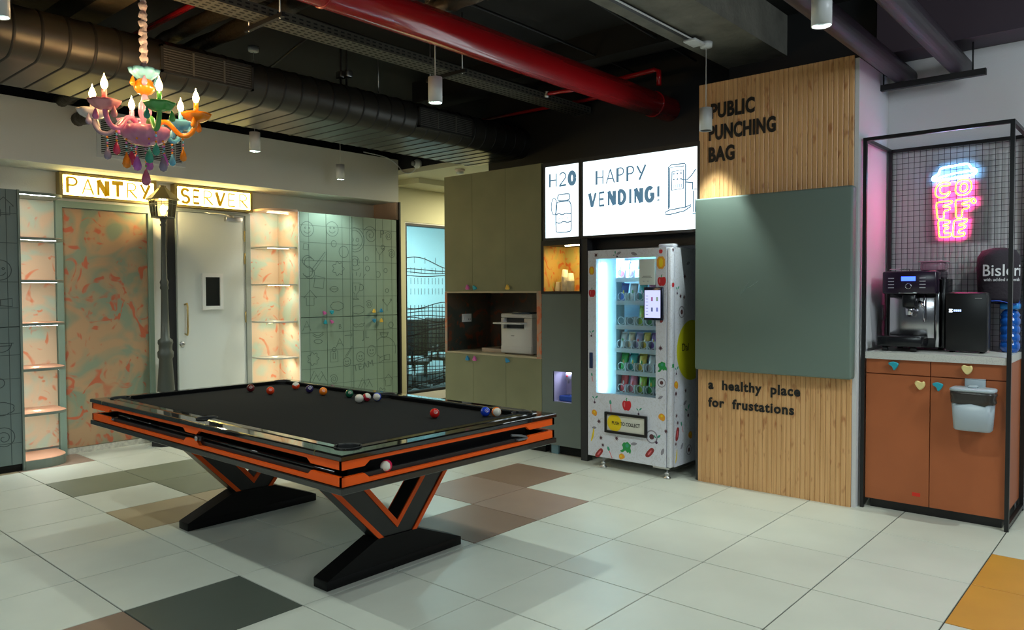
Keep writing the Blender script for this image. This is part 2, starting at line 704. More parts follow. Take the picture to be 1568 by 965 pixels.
# ------------------------------------------------------------ floor and its tiles
grout = mat('dark_grout', (0.04, 0.04, 0.035), 0.9)
floor = struct('floor', MB().box(-9.4, 6.4, -8, 5.6, -0.2, -0.006), grout)
T_white = mat('porcelain_white_tile', (0.64, 0.65, 0.56), 0.42, var=0.05, vscale=2.5)
T_green = mat('porcelain_olive_tile', (0.20, 0.21, 0.14), 0.45, var=0.06, vscale=3)
T_dgreen = mat('porcelain_dark_green_tile', (0.085, 0.10, 0.08), 0.45, var=0.06, vscale=3)
T_brown = mat('porcelain_brown_tile', (0.26, 0.165, 0.115), 0.45, var=0.06, vscale=3)
T_brown2 = mat('porcelain_pinkish_brown_tile', (0.34, 0.235, 0.18), 0.45, var=0.06, vscale=3)
T_ochre = mat('porcelain_ochre_tile', (0.62, 0.28, 0.03), 0.45, var=0.06, vscale=3)
T_tan = mat('porcelain_tan_tile', (0.40, 0.31, 0.19), 0.45, var=0.06, vscale=3)
tile_col = {(-6, 3): T_green, (-6, 4): T_green, (-5, 3): T_green, (-4, 3): T_tan, (-4, 4): T_tan,
            (-1, 5): T_dgreen, (-1, 6): T_brown, (-2, 0): T_brown, (-2, 1): T_brown2, (-1, 1): T_brown2, (-1, 2): T_brown,
            (-8, 4): T_brown2, (-8, 5): T_tan, (4, 0): T_ochre, (4, 1): T_ochre, (5, 1): T_ochre, 
            (-4, -2): T_tan, (4, 4): T_dgreen}
tile_me = {}
g = 0.0034
for u in range(-9, 7):
    for v in range(-2, 12):
        m = tile_col.get((u, v), T_white)
        x0, x1 = u * .6, u * .6 + .6
        if x0 < -7.2:
            continue
        if m.name not in tile_me:
            tile_me[m.name] = finish('tile', MB().rbox(g - .3, .3 - g, g - .3, .3 - g, -.009, 0, .0015, 1), m)
        o = bpy.data.objects.new('tile', tile_me[m.name])
        COL.objects.link(o)
        o.parent = floor
        fl = world_loc(floor)
        o.location = Vector((x0 + .3, -v * .6 - .3, 0)) - fl

# ------------------------------------------------------------ ceiling
ceil = struct('ceiling', MB().box(-4.75, 6.4, -8, 3.2, 3.72, 3.9), M_dark)
beam = struct('trim_8', MB().box(.29, .80, -8, 1.149, 3.40, 3.719), M_conc, None, 'bare grey concrete beam')
M_conc2 = mat('dusty_concrete', (0.085, 0.065, 0.03), 0.85, var=0.25, vscale=6, bump=0.5, bscale=25)
struct('trim_9', MB().box(-4.7, .289, -3.42, -3.22, 3.45, 3.719), M_conc2, None, 'dusty concrete beam')
struct('trim_10', MB().box(-4.7, .289, -3.06, -2.88, 3.45, 3.719), M_conc2, None, 'dusty concrete beam')
struct('trim_11', MB().box(1.514, 6.4, .85, 1.16, 3.22, 3.719), mat('dark_violet_beam', (0.05, 0.035, 0.05), 0.6))
struct('trim_12', MB().box(-2.9, .28, .3, .5, 3.5, 3.719), M_dark)

# ------------------------------------------------------------ left wall: soffit, wall, lobby recess
wl = struct('wall_left', MB()
            .box(-4.86, -4.70, -8, 1.75, 0, 3.0)
            .box(-4.86, -4.70, 3.0, 5.2, 0, 3.0)
            .box(-4.86, -4.70, 1.75, 3.0, 2.46, 3.0)
            .box(-4.86, -4.70, 1.75, 3.0, 0, .12), M_white)
struct('trim_1', MB().box(-4.699, -4.25, -8, 1.25, 2.655, 3.19), M_white, None, 'white soffit boxed out over the doors and cabinets')
struct('wall_upper', MB().box(-4.86, -4.70, -8, 1.25, 3.0, 3.719).box(-4.86, -.0 - 2.6, 1.27, 1.35, 3.02, 3.719), M_black)
struct('trim_2', MB().box(-4.699, -4.255, 1.215, 1.25, 2.44, 2.654), mat('blush_panel', (0.66, 0.45, 0.36), 0.6), None, 'blush end panel above the cabinets')  # end panel in one even blush tone
struct('trim_3', MB().box(-4.699, -4.235, 1.251, 1.272, 0, 2.66), M_black, None, 'thin black upright at the end of the cabinets')
struct('baseboard_left', MB().box(-4.699, -4.665, -2.5, -1.72, 0, .055), mat('worn_white_skirting', (.6, .58, .5), .7, var=.25, vscale=30))
# corridor beyond: cream wall face, lowered ceiling
struct('wall_corridor', MB().box(-4.699, -4.69, 1.273, 1.735, 0, 3.0).box(-4.699, -4.69, 1.735, 3.02, 2.475, 3.0).box(-4.699, -4.69, 3.02, 4.6, 0, 3.0).box(-4.7, -2.0, 4.4, 4.5, 0, 3.0), M_yellowwall)
struct('ceiling_corridor', MB().box(-4.7, -2.71, 1.25, 4.5, 3.0, 3.06), mat('cream_ceiling', (0.72, 0.70, 0.52), 0.7))
struct('trim_4', MB().box(-4.69, -4.2, 1.55, 4.4, 2.93, 2.999), mat('cream_ceiling_trim', (0.70, 0.68, 0.5), 0.7), None, 'shallow cream step in the corridor ceiling')

# ------------------------------------------------------------ right wall
struct('wall_back', MB().box(-2.60, .31, 1.15, 1.35, 0, 3.719).box(.31, 1.5, .56, 1.35, 0, 3.15).box(.31, 1.5, 1.0, 1.35, 3.15, 3.719), M_black)
struct('wall_right', MB().box(1.501, 6.4, 1.17, 1.35, 0, 3.719), M_white2)
struct('trim_5', MB().box(1.485, 1.513, .462, 1.169, 0, 3.12), M_white2, None, 'white painted end of the timber clad partition')
struct('baseboard_right', MB().box(1.513, 6.4, 1.155, 1.169, 0, .08), M_white2)

# ------------------------------------------------------------ room behind the glass
M_teal = mat('teal_lit_wall', (0.62, 0.74, 0.76), 0.7)  # white walls; the room's teal light is put into their colour
struct('wall_office', MB().box(-7.6, -7.5, .9, 5.3, 0, 3.0).box(-7.5, -4.87, .85, .95, 0, 3.0).box(-7.5, -4.87, 5.2, 5.3, 0, 3.0).box(-7.6, -4.87, .85, 5.3, 3.0, 3.1), M_teal)
ol = thing('office_ceiling_light', 'long white strip light on the ceiling of the room behind the glass', 'light', (-6.2, 2.9, 2.97))
obj('diffuser', MB().rbox(-6.32, -6.08, 2.0, 3.9, 2.93, 2.985, .01), emis('office_light_diffuser', (.75, .97, 1), 5), ol)
lamp('AREA', (-6.2, 2.95, 2.9), 100, (.72, .97, 1.0), .25, 1.9, direction=(0, 0, -1), parent=ol)
# glass pane with printed net of wavy lines
w1 = sroot('window_1', (-4.78, 2.4, .12), 'glazed office partition printed with a net of wavy black lines')
obj('window_frame', MB().box(-4.84, -4.70, 1.751, 1.775, .121, 2.46).box(-4.84, -4.70, 2.975, 2.999, .121, 2.46).box(-4.84, -4.70, 1.775, 2.975, 2.43, 2.459).box(-4.84, -4.70, 1.775, 2.975, .121, .15), M_black, w1)
obj('pane', MB().box(-4.79, -4.78, 1.775, 2.975, .15, 2.43), glass_mat('office_glass', (.86, .97, .98)), w1)
nb = MB()
fr = FL(-4.779)
zs = [1.98] + [1.83, 1.79, 1.75] + [1.33, 1.29, 1.24, 1.18, 1.13, 1.09, 1.05, 1.0, .95, .92, .87, .80, .76, .71, .66, .61, .55, .46, .42, .36, .30, .25, .21]
for i, z in enumerate(zs):
    am, ph = (.05 if i == 0 else .012 + .03 * (i % 4 == 0)), i * .9
    nb.rib([(1.776 + .1 * k, z - (.11 * k / 12 if i == 0 else 0) + am * sin(.55 * k + ph)) for k in range(13)], .012, fr, 0, .002)
for i in range(17):
    y = 1.84 + i * .067
    am, ph = .018, i * 1.3
    pts = [(y + am * sin(k * .55 + ph) * (1 - k / 14), .18 + k * .145) for k in range(12 + i % 3)]
    pts = [(min(2.972, max(1.778, a)), b) for a, b in pts]
    nb.rib(pts[:9], .010, fr, 0, .002)
    for k in range(9, len(pts) - 1):
        a, b = Vector(pts[k]), Vector(pts[k + 1])
        nb.rib([a, a + (b - a) * .6], .006, fr, 0, .002)
nt_ = obj('printed_net', nb, M_black, w1)
nt_['kind'] = 'stuff'

# desks and chairs glimpsed through the glass
dk = thing('office_desk', 'dark office desk seen through the printed glass', 'desk', (-6.6, 3.3, 0))
obj('desk_top', MB().rbox(-7.0, -6.2, 2.4, 4.2, .70, .74, .006), M_black, dk)
for (a, b) in ((-6.95, 2.45), (-6.25, 2.45), (-6.95, 4.15), (-6.25, 4.15)):
    obj('leg', MB().box(a - .025, a + .025, b - .025, b + .025, 0, .70), M_black, dk)


def office_chair(x, y, rz, label):
    t = thing('office_chair', label, 'chair', (x, y, 0), 'chairs in the room behind the glass')
    def P(mb):
        c, s = cos(rz), sin(rz)
        mb.v = [(x + a * c - b * s, y + a * s + b * c, zz) for a, b, zz in mb.v]
        return mb
    obj('seat', P(MB().rbox(-.24, .24, -.24, .24, .44, .51, .03)), M_black, t)
    obj('backrest', P(MB().rbox(-.23, .23, .22, .27, .58, 1.12, .03)), M_black, t)
    obj('back_bar', P(MB().tube([(0, .2, .46), (0, .31, .5), (0, .3, .7)], .02)), M_black, t)
    obj('column', P(MB().tube([(0, 0, .1), (0, 0, .44)], .028)), M_steel, t)
    for s_ in (-1, 1):
        obj('armrest', P(MB().tube([(s_ * .26, .08, .48), (s_ * .28, .08, .68), (s_ * .28, -.14, .68)], .016)), M_black, t)
    for k in range(5):
        a = 2 * pi * k / 5
        obj('leg', P(MB().tube([(0, 0, .1), (.28 * cos(a), .28 * sin(a), .06)], [.025, .018])), M_black, t)


office_chair(-5.45, 2.55, 3.9, 'black office chair nearest the glass partition')
office_chair(-5.62, 3.35, 3.6, 'black office chair deeper in the room between the first chair and the desk')

# corridor: yellow light
lamp('AREA', (-3.5, 2.9, 2.92), 70, (1.0, .93, .62), .6, .6, direction=(0, 0, -1))

# ------------------------------------------------------------ door 1: marbled pantry door in green frame
d1 = sroot('door_1', (-4.68, -2.1, 0), 'marbled pantry door in a sage green frame')
obj('door_frame', MB().box(-4.699, -4.64, -2.54, -2.485, 0, 2.385).box(-4.699, -4.64, -1.70, -1.655, 0, 2.385).box(-4.699, -4.64, -2.485, -1.70, 2.325, 2.385), M_green, d1)
obj('door_leaf', MB().box(-4.698, -4.672, -2.482, -1.703, .06, 2.32), M_marble, d1)
struct('trim_6', MB().box(-4.699, -4.655, -1.500, -1.425, 0, 2.40), M_black, None, 'black strip between the two doors')
# ------------------------------------------------------------ door 2: white server room door
d2 = sroot('door_2', (-4.68, -1.0, 0), 'white server room door')
M_dw = mat('white_door_paint', (0.66, 0.70, 0.68), 0.35)
M_fr = mat('grey_green_frame', (0.30, 0.34, 0.31), 0.4)
obj('door_frame', MB().box(-4.699, -4.64, -.635, -.578, 0, 2.40).box(-4.699, -4.64, -1.424, -1.412, 0, 2.40).box(-4.699, -4.64, -1.412, -.635, 2.372, 2.40), M_fr, d2)
obj('door_leaf', MB().box(-4.698, -4.66, -1.41, -.637, .01, 2.37), M_dw, d2)
vp = obj('vision_panel_frame', MB().box(-4.66, -4.635, -1.145, -1.11, 1.34, 1.73).box(-4.66, -4.635, -.945, -.91, 1.34, 1.73).box(-4.66, -4.635, -1.11, -.945, 1.69, 1.73).box(-4.66, -4.635, -1.11, -.945, 1.34, 1.38), mat('white_plastic', (.75, .76, .75), .4), d2)
obj('pane', MB().box(-4.659, -4.652, -1.11, -.945, 1.38, 1.69), mat('dark_vision_glass', (.02, .022, .022), .08), vp)
obj('handle', MB().tube([(-4.66, -1.33, 1.40), (-4.61, -1.33, 1.41), (-4.60, -1.33, 1.38), (-4.60, -1.33, 1.11), (-4.61, -1.33, 1.08), (-4.66, -1.33, 1.09)], .010), mat('brass', (.55, .42, .18), .3, 1.0), d2)
obj('lock_cylinder', MB().lathe([(.026, 0), (.026, .012), (.012, .016)], (-4.66, -1.365, .985), 14, axis='x'), M_steel, d2)
obj('door_closer', MB().rbox(-4.66, -4.61, -.88, -.68, 2.30, 2.35, .008).tube([(-4.60, -.80, 2.352), (-4.55, -.95, 2.36), (-4.62, -1.12, 2.375)], .008, 6), M_steel, d2)
for z in (2.15, 1.9, 1.25, .4):
    obj('hinge', MB().tube([(-4.652, -.642, z - .06), (-4.652, -.642, z + .06)], .008, 8), MATS['brass'], d2)
struct('trim_7', MB().box(-4.699, -4.66, -.577, -.565, 0, 2.44), M_white)
# grille on the soffit
gr = thing('vent_grille', 'wide aluminium louvred grille on the soffit behind the chandelier', 'vent', (-4.245, -1.91, 2.77))
obj('frame', MB().box(-4.2495, -4.235, -2.32, -2.285, 2.765, 3.14).box(-4.2495, -4.235, -1.535, -1.50, 2.765, 3.14).box(-4.2495, -4.235, -2.285, -1.535, 2.765, 2.80).box(-4.2495, -4.235, -2.285, -1.535, 3.105, 3.14), M_alu, gr)
obj('backing', MB().box(-4.2495, -4.247, -2.285, -1.535, 2.80, 3.105), M_gap, gr)
for k in range(17):
    z = 2.808 + k * .0178
    obj('slat', MB().box(-4.247, -4.238, -2.285, -1.535, z, z + .0062), M_alu, gr)
obj('stile', MB().box(-4.240, -4.236, -1.605, -1.598, 2.80, 3.105), M_alu, gr)

# ------------------------------------------------------------ ceiling services
M_duct = mat('painted_spiral_duct', (0.055, 0.052, 0.045), 0.38, 0.55, var=0.2, vscale=4)
DX, DZ, DR, DW = -2.14, 3.10, .160, .69      # near arc centre, height, arc radius, flat width
def oval(r):
    return [(DX + r * cos(t), DZ + r * sin(t)) for t in [radians(-90 + 180 * k / 18) for k in range(19)]] + [(DX - DW + r * cos(t), DZ + r * sin(t)) for t in [radians(90 + 180 * k / 12) for k in range(13)]]
def oval_ring(secs):
    """secs: (y, radius) stations swept along the duct"""
    n = len(oval(1))
    vs = []
    for y, r in secs:
        vs += [(p[0], y, p[1]) for p in oval(r)]
    fs = [(i * n + k, i * n + (k + 1) % n, (i + 1) * n + (k + 1) % n, (i + 1) * n + k) for i in range(len(secs) - 1) for k in range(n)]
    return MB().add(vs, fs, 0, True)
duct = thing('air_duct', 'large black flat oval air duct running along the ceiling over the pool table', 'duct', (DX - .3, -3.3, DZ - DR))
obj('tube', oval_ring([(-8, DR), (1.149, DR)]), M_duct, duct)
yy = -6.3
while yy < 1.1:
    obj('seam', oval_ring([(yy - .010, DR), (yy - .004, DR + .005), (yy + .004, DR + .005), (yy + .010, DR)]), mat('duct_seam', (0.008, 0.008, 0.007), .6), duct)
    yy += .150
for (a, b) in ((-2.75, -2.07), (-.44, .26)):
    x = DX + DR - .004
    gq = obj('air_grille', MB().box(x - .05, x + .014, a, a + .018, DZ - .09, DZ + .09).box(x - .05, x + .014, b - .018, b, DZ - .09, DZ + .09).box(x - .05, x + .014, a, b, DZ - .09, DZ - .078).box(x - .05, x + .014, a, b, DZ + .078, DZ + .09).box(x - .02, x + .0055, a + .018, b - .018, DZ - .08, DZ + .08), mat('grille_black', (.02, .02, .019), .5), duct, 'flat rectangular air grille let into the duct')
    for j in range(9):
        z = DZ - .070 + j * .0165
        obj('louvre', MB().box(x + .0057, x + .011, a + .018, b - .018, z, z + .005), mat('louvre_grey', (.10, .10, .09), .4), gq)
    for j in (1, 2):
        yj = a + (b - a) * j / 3
        obj('louvre_bar', MB().box(x + .0057, x + .013, yj - .006, yj + .006, DZ - .078, DZ + .078), mat('louvre_grey', (.10, .10, .09)), gq)

M_red = mat('gloss_red_pipe_paint', (0.42, 0.006, 0.010), 0.22, coat=0.3)
rp = thing('sprinkler_main', 'thick glossy red fire main running above the right side of the pool table', 'pipe', (-.34, -3, 3.07))
obj('tube', MB().lathe([(.108, -8), (.108, 1.149)], (-.34, 0, 3.178), 32, axis='y'), M_red, rp)
for y in (.86, -2.6):
    obj('coupling', MB().lathe([(.108, -.012), (.114, -.008), (.114, .008), (.108, .012)], (-.34, y, 3.178), 32, axis='y'), M_red, rp)
tag(obj('sprinkler_branch', MB().tube([(-2.9, 1.02, 3.40), (-1.2, 1.02, 3.385), (-.9, 1.0, 3.38)], .018), M_red), 'thin red branch pipe crossing behind the big duct', 'pipe')
tag(obj('sprinkler_branch', MB().tube([(-.9, .75, 3.42), (-.26, .75, 3.44), (-.22, .75, 3.42), (-.22, .75, 3.30)], .022), M_red), 'short red branch pipe with an elbow just behind the end of the fire main', 'pipe')
tag(obj('sprinkler_branch', MB().tube([(-4.2, -2.54, 3.50), (-1.0, -2.54, 3.50), (.2, -2.54, 3.5)], .022), M_red), 'red branch pipe high up beside the chandelier chain', 'pipe')
sp = thing('sprinkler', 'small sprinkler head on a short red stub under the fire main', 'sprinkler', (-.98, .1, 3.20))
obj('stub', MB().tube([(-.452, .1, 3.19), (-.72, .1, 3.215), (-.92, .1, 3.225)], .016), M_red, sp)
obj('head', MB().lathe([(.018, 0), (.022, .02), (.010, .045), (.02, .05)], (-.94, .1, 3.195), 10), M_steel, sp)

# perforated cable tray
M_tray = mat('galvanised_tray', (0.10, 0.095, 0.075), 0.5, 0.4)
ct = thing('cable_tray', 'long perforated metal cable tray hung between the red main and the big duct', 'tray', (-1.28, -3, 3.27))
obj('tray_channel', MB().box(-1.38, -1.195, -7.5, 1.12, 3.275, 3.279).box(-1.199, -1.195, -7.5, 1.12, 3.279, 3.335).box(-1.38, -1.376, -7.5, 1.12, 3.279, 3.335), M_tray, ct)
hb = MB()
y = -4.5
while y < 1.1:
    for j in (0, 1):
        hb.box(-1.1949, -1.1935, y, y + .03, 3.288 + j * .024, 3.298 + j * .024)
    for j in range(4):
        hb.box(-1.36 + j * .045, -1.345 + j * .045, y, y + .03, 3.2735, 3.2749)
    y += .055
h_ = obj('perforation', hb, M_gap, ct)
h_['kind'] = 'stuff'
for y in (-2.4, -.78):
    obj('hanger_bar', MB().box(-1.50, -1.05, y - .012, y + .012, 3.245, 3.272), M_black, ct)
    for x in (-1.46, -1.09):
        obj('threaded_rod', MB().tube([(x, y, 3.24), (x, y, 3.719)], .005, 6), M_steel, ct)
# black cables and thin conduits
for pts, lab in (
    ([(-1.75, -5, 3.62), (-1.7, -3, 3.60), (-1.62, -1.9, 3.52), (-1.5, -.9, 3.45), (-1.45, .6, 3.45)], 'black cable sagging between the tray and the duct'),
    ([(-4.2, -1.2, 3.6), (-3.2, -1.3, 3.5), (-2.2, -1.5, 3.56), (-1.6, -1.7, 3.50)], 'black cable looping across behind the big duct'),
    ([(-.9, -4.2, 3.66), (-.75, -2, 3.62), (-.6, -.4, 3.55), (-.55, 1.0, 3.50)], 'black cable beside the tray'),
    ([(.05, -3.6, 3.68), (.08, -1.5, 3.60), (.02, 0, 3.55), (.0, 1.0, 3.52)], 'black cable nearest the red fire main'),
    ([(.14, -3.6, 3.70), (.18, -1.5, 3.66), (.12, 0, 3.62), (.1, 1.0, 3.62)], 'black cable just left of the concrete beam'),
    ([(.26, -1.9, 3.375), (.45, -1.6, 3.34), (.75, -1.45, 3.37), (.84, -1.3, 3.45)], 'black cable looped under the concrete beam')):
    sm = smoothpoly(pts, 2, False)
    tag(obj('cable_run', MB().tube(sm, .010, 6), M_black), lab, 'cable')
# threaded hanger with clamps
hg = thing('pipe_hanger', 'pair of black threaded rods with clamps above the big duct', 'hanger', (-2.25, -1.05, 3.27))
for dx in (-.05, .03):
    obj('rod', MB().tube([(-2.25 + dx, -1.05, 3.262), (-2.25 + dx, -1.05, 3.719)], .010, 6), M_black, hg)
obj('clamp', MB().rbox(-2.34, -2.26, -1.08, -1.02, 3.37, 3.43, .01).rbox(-2.23, -2.17, -1.08, -1.02, 3.36, 3.42, .01), M_steel, hg)
tag(obj('threaded_rod', MB().tube([(-2.2, -.72, 3.262), (-2.2, -.72, 3.719)], .006, 6), M_steel), 'single thin steel rod between the duct and the tray', 'rod')

# insulated pipes passing over the duct and into the soffit
M_ins = mat('wrapped_pipe_insulation', (0.035, 0.026, 0.014), 0.5, bump=0.8, bscale=30)
def lumpy(pts, r, n=5):
    P = smoothpoly(pts, 3, False)
    rs = [r * (1 + .10 * sin(i * 1.7) + .05 * sin(i * 4.1)) for i in range(len(P))]
    return MB().tube(P, rs, 12)
tag(obj('insulated_pipe', lumpy([(-4.30, -2.60, 3.22), (-3.3, -2.60, 3.22), (-2.9, -2.40, 3.45), (-2.4, -2.34, 3.50), (-1.2, -2.33, 3.52), (.25, -2.33, 3.54)], .055), M_ins), 'upper lagged pipe that bends down behind the duct into the soffit', 'pipe')
tag(obj('insulated_pipe', lumpy([(-4.30, -2.47, 3.075), (-3.4, -2.47, 3.08), (-3.1, -2.30, 3.35), (-2.7, -2.14, 3.47), (-1.2, -2.12, 3.48), (.25, -2.12, 3.50)], .060), M_ins), 'lower lagged pipe that bends down behind the duct into the soffit', 'pipe')
tag(obj('insulated_pipe', lumpy([(-.47, -1.66, 3.46), (-.51, -1.66, 3.38), (-.43, -1.66, 3.345), (-.1, -1.66, 3.345), (.26, -1.66, 3.345), (1.5, -1.66, 3.345)], .046), mat('grey_brown_lagging', (.12, .09, .06), .4, bump=.6, bscale=25)), 'lagged pipe crossing over the top of the red fire main', 'pipe')

# two black pipes into the right wall on a bracket
M_bp = mat('black_ribbed_pipe', (0.035, 0.028, 0.038), 0.42, bump=0.4, bscale=40, stretch=(1, .3, 1))
for x, lab in ((1.64, 'left one of two thick black pipes running into the white wall over the coffee station'), (2.0, 'right one of two thick black pipes running into the white wall over the coffee station')):
    tag(obj('ceiling_pipe', MB().lathe([(.070, -6.5), (.070, 1.169)], (x, 0, 3.10), 24, axis='y'), M_bp), lab, 'pipe', 'black pipes over the coffee station')
bk = thing('pipe_bracket', 'black channel bracket hung under the two thick black pipes', 'bracket', (1.82, .97, 2.99))
obj('channel', MB().box(1.46, 2.18, .95, .99, 2.985, 3.028), M_black, bk)
for x in (1.48, 1.53, 2.10):
    obj('threaded_rod', MB().tube([(x, .97, 3.028), (x, .97, 3.219 if x > 1.5 else 3.719)], .006, 6), M_black, bk)
# lighting track under the beam
lt = thing('lighting_track', 'slim black lighting track fixed under the concrete beam', 'track', (.44, -.5, 3.37))
obj('rail', MB().box(.42, .45, -1.3, .20, 3.375, 3.399), M_black, lt)
obj('edge_strip', MB().box(.451, .458, -1.3, .18, 3.375, 3.384), M_alu, lt)
obj('end_connector', MB().rbox(.40, .50, .03, .19, 3.355, 3.3745, .006), M_alu, lt)

# ------------------------------------------------------------ pendant downlights
M_pend = mat('pendant_white_paint', (0.72, 0.74, 0.74), 0.35)
M_lens = emis('downlight_lens', (0.9, 1.0, 0.97), 0.8)


def pendant(x, y, label, power, top=3.719, zb=2.79, spot=118):
    t = thing('pendant_light', label, 'pendant light', (x, y, zb), 'white cylinder pendant lights')
    obj('shade', MB().lathe([(.043, .002), (.047, 0), (.047, .17), (.0, .172)], (x, y, zb), 24, cap=False), M_pend, t)
    obj('baffle', MB().lathe([(.034, .06), (.034, .05), (.0428, .0022)], (x, y, zb), 24, cap=False), mat('baffle_grey', (.10, .11, .11), .5), t)
    obj('lens', MB().lathe([(.0, .0461), (.0335, .046)], (x, y, zb), 20), M_lens, t)
    obj('cord', MB().tube([(x, y, zb + .17), (x, y, top - .02)], .0035, 6), mat('cord_white', (.6, .6, .58), .5), t)
    obj('ceiling_cup', MB().lathe([(.0, -.042), (.045, -.040), (.048, -.002), (.0, 0)], (x, y, top), 20), M_pend, t)
    lamp('SPOT', (x, y, zb + .035), power, (.86, 1.0, .93), .02, direction=(0, 0, -1), spot=spot, blend=.6, parent=t)


PW = 56
pendant(-.593, -1.54, 'white cylinder pendant hanging in front of the red main over the pool table', PW)
pendant(-3.08, -1.42, 'white cylinder pendant against the soffit right of the vent grille', PW)
pendant(-3.93, .13, 'small far white cylinder pendant near the sage cabinets', 40)
pendant(.47, .26, 'white cylinder pendant in front of the timber clad partition', 60, top=3.40, zb=2.735, spot=62)
pendant(1.87, -1.32, 'white cylinder pendant at the top right beside the black pipes', PW, zb=2.79)
pendant(2.95, .26, 'white cylinder pendant outside the right edge of the picture by the coffee rack', 55)
pendant(-.915, -3.97, 'white cylinder pendant just cut by the top left corner of the picture', 52)
pendant(1.5, -3.9, 'white cylinder pendant over the near floor, above the picture', 34)

# ------------------------------------------------------------ chandelier
CX, CY = -1.35, -3.13
ch = thing('chandelier', 'multicoloured six arm chandelier with glowing candle bulbs and hanging drops', 'chandelier', (CX, CY, 2.17))
def pl(name, c, r=.25):
    return mat(name, c, r, coat=.3)
C_pink = pl('pink_resin', (.75, .22, .45)); C_lil = pl('lilac_resin', (.62, .34, .58)); C_coral = pl('coral_resin', (.85, .30, .33))
C_gray = pl('grey_mauve_resin', (.28, .24, .36)); C_green = pl('green_resin', (.10, .42, .10)); C_or = pl('orange_resin', (.95, .28, .01))
C_blue = pl('blue_resin', (.14, .48, .72)); C_lb = pl('pale_blue_resin', (.22, .60, .85)); C_teal = pl('teal_resin', (.04, .35, .26)); C_red = pl('crimson_resin', (.60, .03, .10))
C_pur = pl('purple_resin', (.48, .12, .50)); C_wht = pl('milky_resin', (.70, .66, .66))
# fabric sleeve over the chain
P = []
rs = []
for i in range(90):
    z = 2.815 + (3.70 - 2.815) * i / 89
    P.append((CX + .004 * sin(i * 1.1), CY + .004 * cos(i * 1.3), z))
    rs.append(.019 + .005 * sin(i * 1.25) + .003 * sin(i * 3.1))
obj('chain_sleeve', MB().tube(P, rs, 10), mat('pink_white_fabric', (.66, .55, .58), .8, bump=.5, bscale=120), ch)
scal = lambda a: .16 * abs(cos(3.5 * a)) - .04
obj('top_saucer', MB().lathe([(.012, .03), (.02, .012), (.055, .012), (.078, .025), (.072, 0), (.03, -.035), (.012, -.04)], (CX, CY, 2.79), 42, wob=scal), C_lb, ch)
obj('ball', MB().lathe([(.012, -.05), (.035, -.043), (.052, -.02), (.054, 0), (.05, .02), (.03, .042), (.012, .048)], (CX, CY, 2.72), 24, wob=lambda a: .06 * cos(9 * a)), C_or, ch)
obj('stem', MB().lathe([(.012, .0), (.02, -.02), (.018, -.03), (.028, -.05), (.036, -.08), (.036, -.11), (.024, -.15), (.018, -.18), (.026, -.21), (.05, -.23)], (CX, CY, 2.672), 24), C_lil, ch)
obj('bowl', MB().lathe([(.05, .045), (.075, .050), (.112, .058), (.125, .048), (.126, .020), (.108, -.012), (.070, -.036), (.02, -.046), (.01, -.052)], (CX, CY, 2.425), 56, wob=lambda a: .13 * abs(cos(4 * a)) - .04), pl('mauve_pink_resin', (.66, .25, .46)), ch)


def drop(c, col, s=1.0, parent=ch):
    return obj('drop', MB().lathe([(.0, -.030 * s), (.013 * s, -.024 * s), (.018 * s, -.010 * s), (.013 * s, .010 * s), (.004 * s, .032 * s), (0, .036 * s)], c, 12), col, parent)


def beads(c, z0, z1, cols, parent=ch):
    n = len(cols)
    m = MB()
    ms = []
    for i, cc in enumerate(cols):
        if cc not in ms:
            ms.append(cc)
        m.sphere((c[0], c[1], z0 + (z1 - z0) * i / max(n - 1, 1)), .0065, 8, 6, mi=ms.index(cc))
    obj('bead_string', m, ms, parent)['kind'] = 'stuff'


arms = [(15, C_green, C_green, C_green), (75, C_or, C_or, C_or), (135, C_blue, C_blue, C_lb), (195, C_lil, C_lil, C_lil), (255, C_gray, C_wht, C_wht), (315, C_pink, C_coral, C_coral)]
M_bulb = emis('candle_bulb', (1.0, 0.70, 0.30), 14)
for a, ca, cc, ccan in arms:
    th = radians(a - 23.3)
    d = Vector((cos(th), sin(th), 0))
    c0 = Vector((CX, CY, 0))
    prof = [(.05, 2.47), (.08, 2.515), (.125, 2.52), (.17, 2.46), (.205, 2.435), (.25, 2.45), (.275, 2.50), (.28, 2.54)]
    pts = [tuple(c0 + d * r + Z * z) for r, z in prof]
    obj('arm', MB().tube(smoothpoly(pts, 2, False), .014, 10), ca, ch)
    e = c0 + d * .28
    obj('cup', MB().lathe([(.012, -.022), (.035, -.018), (.060, -.006), (.074, .014), (.079, .028), (.070, .024), (.05, .006), (.014, .002), (.014, .012)], (e.x, e.y, 2.545), 36, wob=lambda q: .14 * abs(cos(3.5 * q)) - .04), cc, ch)
    obj('candle', MB().lathe([(.0135, 0), (.0135, .078), (.0, .079)], (e.x, e.y, 2.557), 14), ccan, ch)
    obj('bulb', MB().lathe([(.009, 0), (.017, .016), (.019, .03), (.013, .05), (.005, .068), (.002, .082), (0, .086)], (e.x, e.y, 2.636), 14), M_bulb, ch)
    lamp('POINT', (e.x, e.y, 2.69), 4.2, (1.0, .62, .26), .03, parent=ch)
    k = arms.index((a, ca, cc, ccan))
    per = Vector((-d.y, d.x, 0))
    cs = [[C_teal, C_green], [C_or, C_or], [C_blue, C_lb], [C_lil, C_pur], [C_wht, C_gray], [C_pink, C_coral]][k]
    for s_ in (-1, 1):
        q = e + per * .066 * s_
        drop((q.x, q.y, 2.505), cs[0 if s_ < 0 else 1], 1.0)
    q = c0 + d * .205
    col2 = [C_teal, C_or, C_blue, C_red, C_gray, C_red][k]
    beads((q.x, q.y), 2.42, 2.37, [C_or, C_lb, C_pink, C_or])
    drop((q.x, q.y, 2.325), col2, 1.15)
